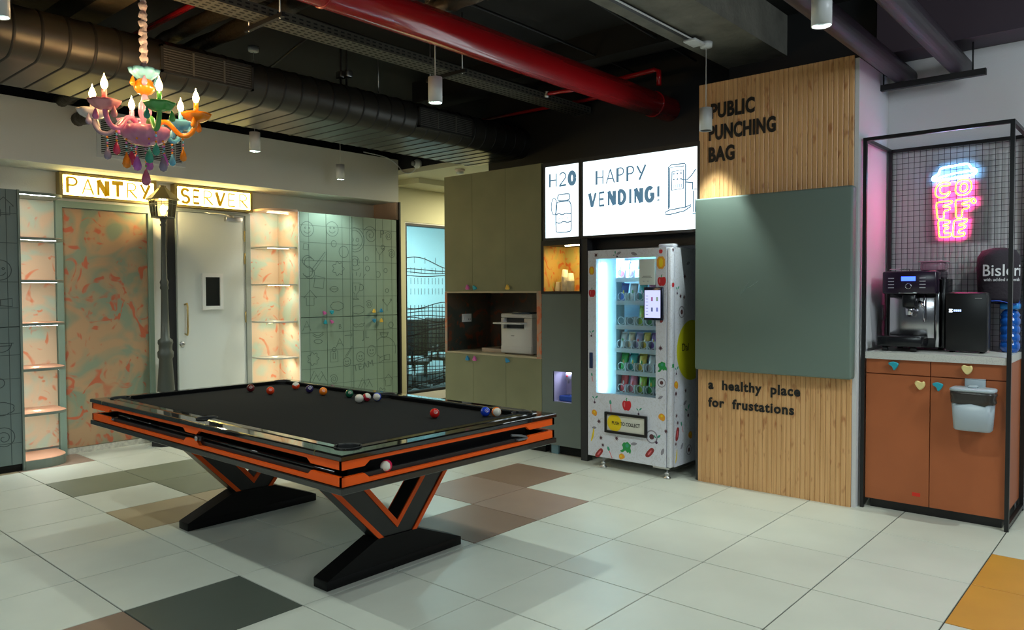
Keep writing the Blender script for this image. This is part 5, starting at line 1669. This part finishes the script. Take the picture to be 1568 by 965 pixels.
# waste bin hooked on the right door
bn = thing('waste_bin', 'small grey hanging bin with a black liner on the terracotta cabinet door', 'bin', (2.235, .50, .62))
M_bin = mat('pale_blue_grey_plastic', (.38, .45, .50), .35)
by = .515
sec = lambda y0_, y1_, w0, z: [(2.222 - w0, y0_, z), (2.222 + w0, y0_, z), (2.222 + w0, y1_, z), (2.222 - w0, y1_, z)]
def binshape(levels):
    mb = MB()
    vs = []
    nseg = 20
    for (w0, dpt, z) in levels:
        for k in range(nseg):
            a = 2 * pi * k / nseg
            c_, s_ = cos(a), sin(a)
            e = .45
            vs.append((2.222 + w0 * abs(c_) ** e * (1 if c_ >= 0 else -1), by - dpt + dpt * abs(s_) ** e * (1 if s_ >= 0 else -1), z))
    L = len(levels)
    fs = [(i * nseg + k, i * nseg + (k + 1) % nseg, (i + 1) * nseg + (k + 1) % nseg, (i + 1) * nseg + k) for i in range(L - 1) for k in range(nseg)]
    fs += [tuple(range(nseg)), tuple(range(L * nseg - 1, (L - 1) * nseg - 1, -1))]
    return mb.add(vs, fs, 0, True)
obj('bucket', binshape([(.098, .058, .630), (.106, .062, .640), (.118, .070, .82)]), M_bin, bn)
lb = binshape([(.120, .071, .800), (.124, .074, .815), (.122, .073, .84), (.127, .076, .862), (.125, .075, .880)])
lb.v = [(x + .003 * sin(z * 400 + x * 130), y + .002 * sin(x * 210), z + .007 * sin(x * 60) * (z < .81)) for x, y, z in lb.v]
obj('bin_liner', lb, mat('black_liner_plastic', (.035, .03, .028), .28), bn)
obj('rim', binshape([(.125, .075, .8805), (.127, .077, .884), (.127, .077, .896), (.115, .070, .902)]), M_bin, bn)
obj('hook_plate', MB().rbox(2.16, 2.275, by + .001, by + .0195, .87, .946, .003).rbox(2.16, 2.275, by + .0005, by + .0355, .947, .950, .001), M_bin, bn)
obj('lid_tab', MB().rbox(2.195, 2.245, by - .10, by - .04, .9022, .915, .004), M_bin, bn)

# ------------------------------------------------------------ coffee machine
WT = 1.0945
M_cm = mat('coffee_machine_black', (.010, .010, .012), .22)
M_cmv = mat('pink_lit_panel', (.022, .012, .028), .2)  # pink neon light put into the black panel's colour
M_chr = mat('chrome', (.65, .65, .68), .12, 1.0)
cm = thing('coffee_machine', 'black automatic coffee machine with a blue display and chrome front', 'coffee machine', (1.80, .85, WT))
x0, x1, y0, y1 = 1.615, 1.945, .72, 1.08
obj('body', MB().rbox(x0, x1, y0 + .12, y1, WT + .02, 1.60, .012), M_cm, cm)
hd = obj('head', MB().rbox(x0 - .01, x1 + .004, y0 - .01, y0 + .13, 1.495, 1.652, .012).rbox(x0, x1, y0 + .05, y1, 1.601, 1.655, .01), M_cmv, cm)
obj('splash_plate', MB().rbox(x0 + .012, x1 - .03, y0 + .107, y0 + .119, WT + .09, 1.47, .003), mat('mirror_steel', (.55, .53, .56), .18, 1.0), cm)
obj('display', MB().box(x0 + .115, x0 + .205, y0 - .0125, y0 - .0105, 1.585, 1.615), emis('blue_display', (.04, .10, 1.0), 3.0), hd)
for k in range(4):
    for s_ in (0, 1):
        obj('button', MB().rbox(x0 + .03 + s_ * .20, x0 + .068 + s_ * .20, y0 - .0125, y0 - .0105, 1.535 + k * .022, 1.541 + k * .022, .001), mat('button_grey', (.45, .42, .5), .3), hd)
obj('button_ring', MB().tube([(x0 + .160 + .018 * cos(a), y0 - .012, 1.548 + .018 * sin(a)) for a in [2 * pi * q / 16 for q in range(16)]], .0025, 6, closed=True), M_chr, hd)
obj('trim_strip', MB().rbox(x0 + .10, x0 + .215, y0 - .016, y0 - .0105, 1.498, 1.506, .001), M_chr, hd)
obj('brew_head', MB().rbox(x0 + .115, x0 + .205, y0 + .0, y0 + .106, 1.40, 1.494, .012), M_cm, cm)
obj('spout', MB().lathe([(.010, -.045), (.026, -.03), (.028, 0), (.028, .02)], (x0 + .16, y0 + .04, 1.379), 16), M_chr, cm)
obj('steam_wand', MB().tube(smoothpoly([(x0 + .245, y0 + .08, 1.49), (x0 + .245, y0 + .05, 1.43), (x0 + .25, y0 + .045, 1.30)], 1, False), .007, 8), M_chr, cm)
obj('milk_tap', MB().tube([(x0 + .215, y0 + .06, 1.44), (x0 + .24, y0 + .03, 1.43), (x0 + .24, y0 + .03, 1.40)], .011, 8), M_chr, cm)
obj('drip_tray', MB().rbox(x0 - .025, x1 - .07, y0 - .075, y0 + .10, WT + .035, WT + .105, .008), M_cm, cm)
for s_ in (x0 + .02, x1 - .13):
    obj('foot', MB().lathe([(.022, 0), (.022, .034), (.015, .036)], (s_, y0 - .03, WT + .0005), 12), M_cm, cm)
for s_ in (x0 + .03, x1 - .03):
    obj('foot', MB().lathe([(.02, 0), (.02, .0215)], (s_, y1 - .04, WT + .0005), 12), M_cm, cm)
obj('side_column', MB().rbox(x1 - .018, x1 + .004, y0 + .08, y0 + .118, WT + .03, 1.60, .003), M_chr, cm)
M_hop = mat('pink_lit_hopper', (.75, .45, .58), .12, trans=.75)  # clear plastic with the neon's pink light put into its colour
obj('bean_hopper', MB().rbox(x0 + .20, x1 + .01, y0 + .12, y1 - .04, 1.656, 1.715, .012), M_hop, cm)
obj('hopper_lid', MB().rbox(x0 + .19, x1 + .02, y0 + .11, y1 - .03, 1.7155, 1.724, .003), mat('pink_lit_hopper_lid', (.5, .28, .38), .2), cm)  # lid colour carries the same pink light
obj('cup_rail', MB().tube([(x0 + .02, y0 + .06, 1.656), (x0 + .02, y0 + .06, 1.668), (x0 + .15, y0 + .06, 1.668), (x0 + .15, y0 + .06, 1.656)], .003, 6), M_chr, cm)
obj('side_pipe', MB().rbox(x1 + .005, x1 + .03, y0 + .13, y1, WT + .02, 1.60, .004), M_cm, cm)

# milk fridge
fg = thing('milk_fridge', 'small black fridge standing right of the coffee machine', 'fridge', (2.11, .98, WT))
obj('body', MB().rbox(1.988, 2.240, .80, .925, WT + .008, 1.505, .03, 4), mat('fridge_black', (.014, .013, .015), .35), fg)
obj('front_door', MB().rbox(1.991, 2.237, .783, .799, WT + .012, 1.500, .02, 3), mat('fridge_door_black', (.008, .008, .009), .3), fg)
ltr = obj('display', MB().box(2.012, 2.034, .7815, .7826, 1.369, 1.376).box(2.012, 2.034, .7815, .7826, 1.385, 1.392).box(2.015, 2.030, .7815, .7826, 1.377, 1.384), emis('fridge_display_white', (.8, .9, 1), 1.5), fg)
ltr['kind'] = 'stuff'
for k_ in range(4):
    obj('lit_digit', MB().box(2.040 + k_ * .012, 2.049 + k_ * .012, .7815, .7826, 1.374, 1.388), emis('fridge_digits', (.35, .5, 1), 2), fg)
obj('badge', MB().box(2.165, 2.205, .7815, .7826, 1.462, 1.466), mat('badge_grey', (.3, .3, .3), .3), fg)
for (x, y) in ((2.02, .83), (2.20, .83), (2.02, .885), (2.20, .885)):
    obj('foot', MB().lathe([(.012, 0), (.012, .0085)], (x, y, WT + .0005), 10), M_gap, fg)

# covered water bottle on a blue dispenser
wd = thing('water_dispenser', 'blue water dispenser topped with a bottle in a black fabric cover', 'dispenser', (2.315, .99, WT))
M_wb = mat('blue_water_plastic', (.01, .10, .45), .12, coat=.5)
wc = (2.330, 1.045, WT)
prof = [(.045, .0005), (.052, .012)]
for k in range(4):
    z = .03 + k * .055
    prof += [(.060, z), (.060, z + .03), (.054, z + .038), (.054, z + .047)]
prof += [(.060, .255), (.045, .28), (.03, .292)]
obj('bottle', MB().lathe(prof, wc, 24), M_wb, wd)
obj('tap', MB().tube([(2.345, .985, WT + .085), (2.350, .960, WT + .085), (2.352, .955, WT + .065)], .010, 8), M_chr, wd)
obj('collar', MB().rbox(2.275, 2.386, .985, 1.10, WT + .2925, WT + .335, .012), mat('blue_collar', (.02, .22, .60), .3), wd)
cov = MB()
vs = []
lev = [(.118, 0), (.124, .03), (.128, .12), (.130, .24), (.126, .31), (.10, .355), (.04, .372), (0, .374)]
nseg = 32
for (r, h) in lev:
    for k in range(nseg):
        a = 2 * pi * k / nseg
        rr_ = r * (1 + .018 * sin(5 * a + h * 14))
        vs.append((2.262 + rr_ * cos(a), 1.028 + rr_ * .78 * sin(a), WT + .340 + h + (.012 * sin(3 * a) if h < .01 else 0)))
fs = [(i * nseg + k, i * nseg + (k + 1) % nseg, (i + 1) * nseg + (k + 1) % nseg, (i + 1) * nseg + k) for i in range(len(lev) - 1) for k in range(nseg)]
fs.append(tuple(range(nseg)))
cov.add(vs, fs, 0, True)
obj('bottle_cover', cov, mat('black_fabric_cover', (.018, .012, .020), .85, bump=.3, bscale=60), wd)


def curved_text(txt, a_c, z, h, width, bold, R_=.1335):
    mb = text_mb(txt, (Vector((0, 0, 0)), X, Z, -Y), 0, z, h, 0, .0015, width=width, bold=bold)
    out = []
    for v in mb.v:
        a = a_c + (v[0] - width / 2) / R_
        rad = R_ - v[1]
        out.append((2.262 + rad * cos(a), 1.028 + rad * .78 * sin(a), v[2]))
    mb.v = out
    return mb


aC = -pi / 2 + .30
obj('lettering', curved_text('Bisleri', aC, WT + .520, .082, .250, .006), mat('cover_print_white', (.62, .62, .66), .6), wd)['kind'] = 'stuff'
obj('lettering', curved_text('with added minerals', aC, WT + .485, .022, .235, .006), mat('cover_print_white', (.62, .62, .66)), wd)['kind'] = 'stuff'
obj('hem', MB().tube([(2.262 + .121 * cos(a), 1.028 + .095 * sin(a), WT + .340 + .012 * sin(3 * a)) for a in [2 * pi * q / 32 for q in range(32)]], .004, 6, closed=True), mat('blue_hem', (.01, .05, .35), .6), wd)

sw = thing('wall_switch', 'grey wall switch on the white partition beside the coffee machine', 'switch', (1.516, 1.09, 1.30))
obj('plate', MB().rbox(1.5132, 1.522, 1.05, 1.125, 1.30, 1.41, .003), mat('switch_grey_plastic', (.40, .33, .38), .4), sw)
obj('rocker', MB().rbox(1.5222, 1.526, 1.07, 1.105, 1.325, 1.385, .002), mat('switch_rocker', (.45, .38, .42), .4), sw)

# ------------------------------------------------------------ neon coffee cup sign
ne = thing('neon_sign', 'neon sign of a coffee cup reading COFFEE with a blue white lid', 'neon sign', (1.955, 1.12, 1.9))
NY = 1.125
q = lambda px, py: (1.825 + (px - 175) / 655 * .372, 2.418 - (py - 115) / 720 * .518)
E_blue = emis('neon_ice_blue', (.22, .55, 1.0), 22)
E_or = emis('neon_orange_core', (1.0, .40, .02), 4.5)
E_pk = emis('hidden_pink_glow', (1.0, .02, .34), 85)  # hidden tubes added behind the letters to throw pink on the wall


def neon(pts, m, r=.0048, closed=True, it=1, back=True):
    P2 = [q(*p) for p in pts]
    if it:
        P2 = smoothpoly(P2, it, closed)
    path = [(a, NY, b_) for a, b_ in P2]
    o = obj('neon_tube', MB().tube(path, r, 8, closed=closed), m, ne)
    if back:
        obj('hidden_glow', MB().tube([(a, NY + .0098, b_) for a, b_ in P2], r * .45, 6, closed=closed), E_pk, ne)
    return o


neon([(175, 240), (190, 215), (245, 205), (265, 145), (300, 135), (560, 115), (590, 130), (605, 165), (655, 175), (670, 205), (640, 230), (420, 248), (195, 265)], E_blue, .0065, True, 1, False)
neon([(205, 240), (350, 212), (500, 195), (645, 190)], E_blue, .0055, False, 1, False)
neon([(385, 315), (370, 285), (310, 278), (240, 300), (208, 365), (225, 420), (290, 440), (350, 425), (385, 385), (370, 380), (320, 405), (270, 385), (262, 340), (290, 315), (330, 320)], E_or)
neon([(440, 350), (450, 290), (520, 265), (590, 275), (622, 330), (600, 400), (540, 425), (470, 420), (438, 385)], E_or, it=2)
neon([(490, 345), (510, 310), (550, 308), (575, 340), (560, 380), (520, 392), (490, 375)], E_or, it=2)
neon([(225, 490), (240, 478), (400, 468), (410, 485), (385, 502), (310, 510), (305, 530), (375, 530), (388, 550), (360, 565), (320, 568), (310, 600), (318, 640), (290, 650), (245, 645), (235, 600)], E_or)
neon([(440, 480), (455, 465), (610, 458), (615, 480), (590, 492), (525, 498), (510, 520), (580, 520), (595, 540), (580, 558), (525, 560), (515, 590), (515, 640), (480, 648), (450, 640), (445, 560)], E_or)
neon([(635, 458), (655, 475), (668, 500), (640, 515), (618, 500), (622, 475)], E_or)
neon([(250, 670), (270, 662), (370, 665), (385, 680), (370, 700), (310, 705), (310, 725), (365, 725), (370, 745), (320, 755), (315, 790), (340, 792), (390, 790), (395, 820), (370, 832), (280, 832), (262, 815), (255, 730)], E_or)
neon([(425, 680), (450, 668), (575, 655), (572, 685), (540, 700), (490, 705), (480, 725), (540, 718), (560, 730), (540, 752), (490, 762), (475, 795), (500, 800), (545, 788), (550, 815), (520, 830), (430, 832), (415, 815), (422, 740)], E_or)
obj('clear_board', MB().box(1.80, 2.22, NY + .0148, NY + .0158, 1.87, 2.44), glass_mat('clear_acrylic', (.97, .97, .97)), ne)

# ------------------------------------------------------------ pool table
TX0, TX1, TY0, TY1, TZ = -2.36, .452, -3.098, -1.57, .81
pt = thing('pool_table', 'black pool table with orange bands and V shaped legs', 'pool table', (-.95, -2.33, 0))
cxm, cym = (TX0 + TX1) / 2, (TY0 + TY1) / 2
# top frame swept round the table, then pockets cut out
prof = [(0, .786), (0, .803), (.006, .807), (.012, .8085), (.078, .8090), (.088, .8125), (.118, .8150), (.122, .813), (.122, .786)]
mb = MB()
vs = []
for d, z in prof:
    vs += [(TX0 + d, TY0 + d, z), (TX1 - d, TY0 + d, z), (TX1 - d, TY1 - d, z), (TX0 + d, TY1 - d, z)]
n = len(prof)
fs = []
for i in range(n):
    j = (i + 1) % n
    for k in range(4):
        k2 = (k + 1) % 4
        fs.append((i * 4 + k, i * 4 + k2, j * 4 + k2, j * 4 + k))
mb.add(vs, fs)
top = obj('top_rail', mb, M_gloss, pt)
FX0, FX1, FYa, FYb = TX0 + .155, TX1 - .155, TY0 + .155, TY1 - .155
pk = [(FX0 - .012, FYa - .012, .062), (FX1 + .012, FYa - .012, .062), (FX1 + .012, FYb + .012, .062), (FX0 - .012, FYb + .012, .062), (cxm, FYa - .045, .058), (cxm, FYb + .045, .058)]


def cut(o, cutter):
    me = finish('cut', cutter, M_gap)
    co = bpy.data.objects.new('cut', me)
    COL.objects.link(co)
    co.location = (0, 0, 0)
    m = o.modifiers.new('b', 'BOOLEAN')
    m.operation = 'DIFFERENCE'
    m.solver = 'EXACT'
    m.object = co
    bpy.context.view_layer.update()
    dg = bpy.context.evaluated_depsgraph_get()
    nm = bpy.data.meshes.new_from_object(o.evaluated_get(dg))
    o.modifiers.clear()
    o.data = nm
    bpy.data.objects.remove(co)


cutm = MB()
for x, y, r in pk:
    cutm.lathe([(r, .70), (r, .90)], (x, y, 0), 28, smooth=False)
cut(top, cutm)
bed = obj('bed', MB().box(FX0 - .03, FX1 + .03, FYa - .03, FYb + .03, .765, .790), M_cloth, pt)
cutm = MB()
for x, y, r in pk:
    cutm.lathe([(r - .003, .70), (r - .003, .90)], (x, y, 0), 28, smooth=False)
cut(bed, cutm)
# cushions
def cushion(p0, p1, nrm, e0=.05, e1=.05):
    p0, p1, nrm = Vector((*p0, 0)), Vector((*p1, 0)), Vector((*nrm, 0))
    t = (p1 - p0).normalized()
    pr = [(-.034, .7901), (-.034, .8150), (-.004, .8175), (0, .814), (-.014, .7901)]
    vs = []
    for d, z in pr:
        off = (d + .034) / .034
        vs.append(p0 + t * e0 * off * 1.0 + nrm * d + Z * z)
        vs.append(p1 - t * e1 * off * 1.0 + nrm * d + Z * z)
    n = len(pr)
    fs = [(2 * i, 2 * i + 1, 2 * ((i + 1) % n) + 1, 2 * ((i + 1) % n)) for i in range(n)]
    fs += [tuple(2 * i for i in range(n)), tuple(2 * i + 1 for i in range(n - 1, -1, -1))]
    obj('cushion', MB().add(vs, fs), M_cloth, pt)


g1, g2 = .055, .065
cushion((FX0 + g1 - .02, FYa), (cxm - g2, FYa), (0, 1), .035, .02)
cushion((cxm + g2, FYa), (FX1 - g1 + .02, FYa), (0, 1), .02, .035)
cushion((FX0 + g1 - .02, FYb), (cxm - g2, FYb), (0, -1), .035, .02)
cushion((cxm + g2, FYb), (FX1 - g1 + .02, FYb), (0, -1), .02, .035)
cushion((FX0, FYa + g1 - .02), (FX0, FYb - g1 + .02), (1, 0), .035, .035)
cushion((FX1, FYa + g1 - .02), (FX1, FYb - g1 + .02), (-1, 0), .035, .035)
for x, y, r in pk:
    po = obj('pocket', MB().lathe([(r - .0035, .745), (r - .0035, .808), (r - .0025, .8150), (r + .002, .8160), (r + .002, .8120)], (x, y, 0), 28, cap=False).lathe([(0, .746), (r - .004, .745)], (x, y, 0), 28, cap=False), mat('pocket_rubber', (.01, .01, .01), .5), pt)
# seam lines of the corner castings
for sx in (TX0 + .20, TX1 - .20):
    for y0, y1 in ((TY0 - .0008, TY0 + .09), (TY1 - .09, TY1 + .0008)):
        obj('corner_seam', MB().box(sx - .001, sx + .001, y0, y1, .786, .8076 if True else 0), mat('brass_seam', (.35, .30, .12), .3, .8), pt)


# orange bands: notched boards on all four sides
def notched(L, up, notches, z_out0, z_out1, z_in, ch=.030):
    """board from 0..L; outer edge at z_out0 (towards slab), inner edge z_out1, thinned to z_in between notches"""
    pts = [(0, z_out0), (L, z_out0), (L, z_out1)]
    for a, b_ in sorted(notches, reverse=True):
        pts += [(b_, z_out1), (b_ - ch, z_in), (a + ch, z_in), (a, z_out1)]
    pts += [(0, z_out1)]
    return pts


ins = .010
LX_, LY_ = TX1 - TX0 - 2 * ins, TY1 - TY0 - 2 * ins
ln = [(.27, 1.345), (1.47, LX_ - .235)]
sn_ = [(.125, LY_ - .225)]
for (fr_, L, nts) in (((Vector((TX0 + ins, TY0 + ins, 0)), X, Z, -Y), LX_, ln), ((Vector((TX1 - ins, TY1 - ins, 0)), -X, Z, Y), LX_, ln),
                      ((Vector((TX1 - ins, TY0 + ins, 0)), Y, Z, X), LY_, sn_), ((Vector((TX0 + ins, TY1 - ins, 0)), -Y, Z, -X), LY_, sn_)):
    obj('orange_band', MB().prism(notched(L, 1, nts, .7805, .742, .764), fr_, -.018, 0), M_orange, pt)
    obj('orange_band', MB().prism(notched(L, 1, nts, .667, .709, .684), fr_, -.018, 0), M_orange, pt)
    # dark inner boards behind the bands that make the return channel
    obj('inner_band', MB().box(0, .001, 0, .001, 0, .001) if False else MB().prism([(0.04, .668), (L - .04, .668), (L - .04, .7055), (.04, .7055)], fr_, -.036, -.019), M_satin, pt)
obj('upper_slab', MB().box(TX0 + .004, TX1 - .004, TY0 + .004, TY1 - .004, .7806, .7859 - .0001) if False else MB().box(TX0 + .05, TX1 - .05, TY0 + .05, TY1 - .05, .752, .7645), M_satin, pt)
obj('under_frame', MB().box(TX0 + .13, TX1 - .13, TY0 + .13, TY1 - .13, .664, .751), M_satin, pt)
M_band = mat('grey_black_lacquer', (.014, .015, .014), .25, coat=.3)
obj('top_edge_board', MB().box(TX0 + .02, TX1 - .02, TY0 + .02, TY0 + .12, .781, .7858).box(TX0 + .02, TX1 - .02, TY1 - .12, TY1 - .02, .781, .7858).box(TX0 + .02, TX0 + .12, TY0 + .12, TY1 - .12, .781, .7858).box(TX1 - .12, TX1 - .02, TY0 + .12, TY1 - .12, .781, .7858), M_satin, pt)
obj('lower_slab', MB().rbox(TX0, TX1, TY0, TY1, .634, .6635, .003, 1), M_band, pt)
# glossy return rail along the near channel, lock plate
obj('ball_rail', MB().tube([(TX0 + .95, TY0 + .052, .716), (TX1 - .10, TY0 + .045, .716)], .010, 10), M_gloss, pt)
obj('ball_rail', MB().tube([(TX0 + .30, TY0 + .075, .716), (TX0 + .95, TY0 + .06, .716)], .007, 10), M_gloss, pt)
obj('lock_plate', MB().rbox(-.89, -.815, TY0 + .002, TY0 + .02, .712, .738, .004), M_satin, pt)
obj('lock_ring', MB().lathe([(.014, 0), (.014, -.008), (.007, -.010), (.007, -.006)], (-.855, TY0 + .002, .724), 16, axis='y'), M_steel, pt)
obj('tray_bracket', MB().rbox(TX1 - .06, TX1 - .012, -1.90, -1.80, .690, .700, .003).tube([(TX1 - .03, -1.94, .728), (TX1 - .02, -1.86, .715), (TX1 - .02, -1.82, .700)], .007, 8), mat('grey_bracket', (.14, .15, .16), .4), pt)
obj('tray_bracket', MB().rbox(TX0 + .25, TX0 + .33, TY0 + .02, TY0 + .06, .690, .700, .003), mat('grey_bracket', (.14, .15, .16)), pt)

# legs
M_leg = mat('leg_grey_black', (.008, .009, .008), .3)
for xf in (-.045, -1.54):
    leg = obj('leg', MB().prism([(-2.925, .6335), (-2.700, .6335), (-2.362, .262), (-2.05, .6335), (-1.845, .6335), (-2.262, .13), (-2.440, .13)], (Vector((xf, 0, 0)), Y, Z, X), -.11, -.010), M_leg, pt)
    obj('foot', MB().rbox(xf - .12, xf, -2.83, -1.868, 0, .05, .004).prism([(-2.826, .05), (-1.872, .05), (-2.205, .180), (-2.505, .190)], (Vector((xf, 0, 0)), Y, Z, X), -.12, 0), mat('foot_black', (.004, .004, .004), .5, spec=.2), pt)
    for a, b_ in (((-2.925, .6335), (-2.440, .13)), ((-2.700, .6335), (-2.362, .262)), ((-2.362, .262), (-2.05, .6335)), ((-1.845, .6335), (-2.262, .13))):
        pass
    bw = .026
    def strip(pts):
        for d in (-.0098, -.118):
            obj('orange_edge', MB().prism(pts, (Vector((xf, 0, 0)), Y, Z, X), d, d + .008), M_orange, leg)
    strip([(-2.925, .6335), (-2.890, .6335), (-2.418, .148), (-2.452, .148)])
    strip([(-2.736, .6335), (-2.700, .6335), (-2.362, .262), (-2.05, .6335), (-2.080, .6335), (-2.362, .224)][::1] if False else [(-2.735, .6335), (-2.700, .6335), (-2.362, .262), (-2.362, .222)])
    strip([(-2.362, .222), (-2.362, .262), (-2.05, .6335), (-2.017, .6335)])
    strip([(-1.877, .6335), (-1.845, .6335), (-2.247, .148), (-2.279, .148)])

# ------------------------------------------------------------ billiard balls
BR = .0286
def ballmat(name, c):
    return mat(name, c, .08, coat=.5)
B_w = ballmat('ball_ivory', (.72, .68, .58))
cols = {'maroon': (.12, .01, .015), 'red': (.60, .012, .008), 'vermilion': (.72, .045, .008), 'navy': (.03, .02, .09), 'orange': (.85, .20, .01), 'dark green': (.008, .10, .05), 'blue': (.01, .05, .50), 'crimson': (.38, .01, .03), 'magenta': (.65, .01, .08)}
BC = {k: ballmat('ball_' + k.replace(' ', '_'), v) for k, v in cols.items()}
tocam = Vector((.72, -.62, .32)).normalized()


def ball(x, y, z, col, label, kind='solid', axis=(0, 0, 1)):
    t = thing('billiard_ball', label, 'ball', (x, y, z - BR), 'balls on the pool table')
    ax = Vector(axis).normalized()
    spot = (tocam + Vector((.25, .1, .15))).normalized()
    if kind == 'cue':
        obj('sphere', MB().sphere((x, y, z), BR, 24, 16), B_w, t)
        return
    if kind == 'solid':
        mf = lambda d: 0
    else:
        mf = lambda d: 0 if abs(d.dot(ax)) < .55 else 1
    obj('sphere', MB().sphere((x, y, z), BR, 32, 24, mf=mf), [BC[col], B_w], t)
    # number disc
    u = spot.orthogonal().normalized()
    v = spot.cross(u)
    P = [Vector((x, y, z)) + (spot * .93 + (u * cos(a) + v * sin(a)) * .366).normalized() * (BR + .0002) for a in [2 * pi * k / 14 for k in range(14)]]
    c = Vector((x, y, z)) + spot * (BR + .0003)
    obj('number_spot', MB().add([c] + P, [(0, k + 1, (k + 1) % 14 + 1) for k in range(14)], 0, True), B_w, t)


zc = .790 + BR
ball(-1.949, -2.144, zc, 'maroon', 'dark maroon ball, leftmost on the pool table')
ball(-1.703, -2.132, zc, 'vermilion', 'bright red orange ball, second from the left on the table')
ball(-1.809, -1.854, zc, 'vermilion', 'red orange and white striped ball near the far corner pocket', 'stripe', (.3, -.3, 1))
ball(-1.562, -1.900, zc, 'navy', 'dark navy ball between the striped red and the orange ball')
ball(-1.377, -1.911, zc, 'orange', 'plain orange ball near the far cushion')
ball(-1.133, -1.867, zc, 'dark green', 'dark green ball left of the white cue ball')
ball(-.884, -1.974, zc, 'cue', 'plain ivory cue ball in front of the middle pocket', 'cue')
ball(-.893, -1.905, zc, 'crimson', 'white ball with a crimson stripe beside the cue ball', 'stripe', (.5, .2, .5))
ball(-.853, -1.849, zc, 'blue', 'white ball with a blue stripe, last of the three together', 'stripe', (.6, -.7, .1))
ball(-.052, -2.072, zc, 'red', 'glossy red ball alone near the right end of the table')
ball(.138, -1.845, zc, 'blue', 'solid blue ball near the right corner pocket')
ball(.196, -1.813, zc, 'orange', 'white ball with an orange stripe next to the blue ball', 'stripe', (.75, -.45, .1))
ball(.415, -2.818, .7135, 'magenta', 'white ball with a magenta edge lying in the end slot under the rail', 'stripe', (.55, -.85, .1))
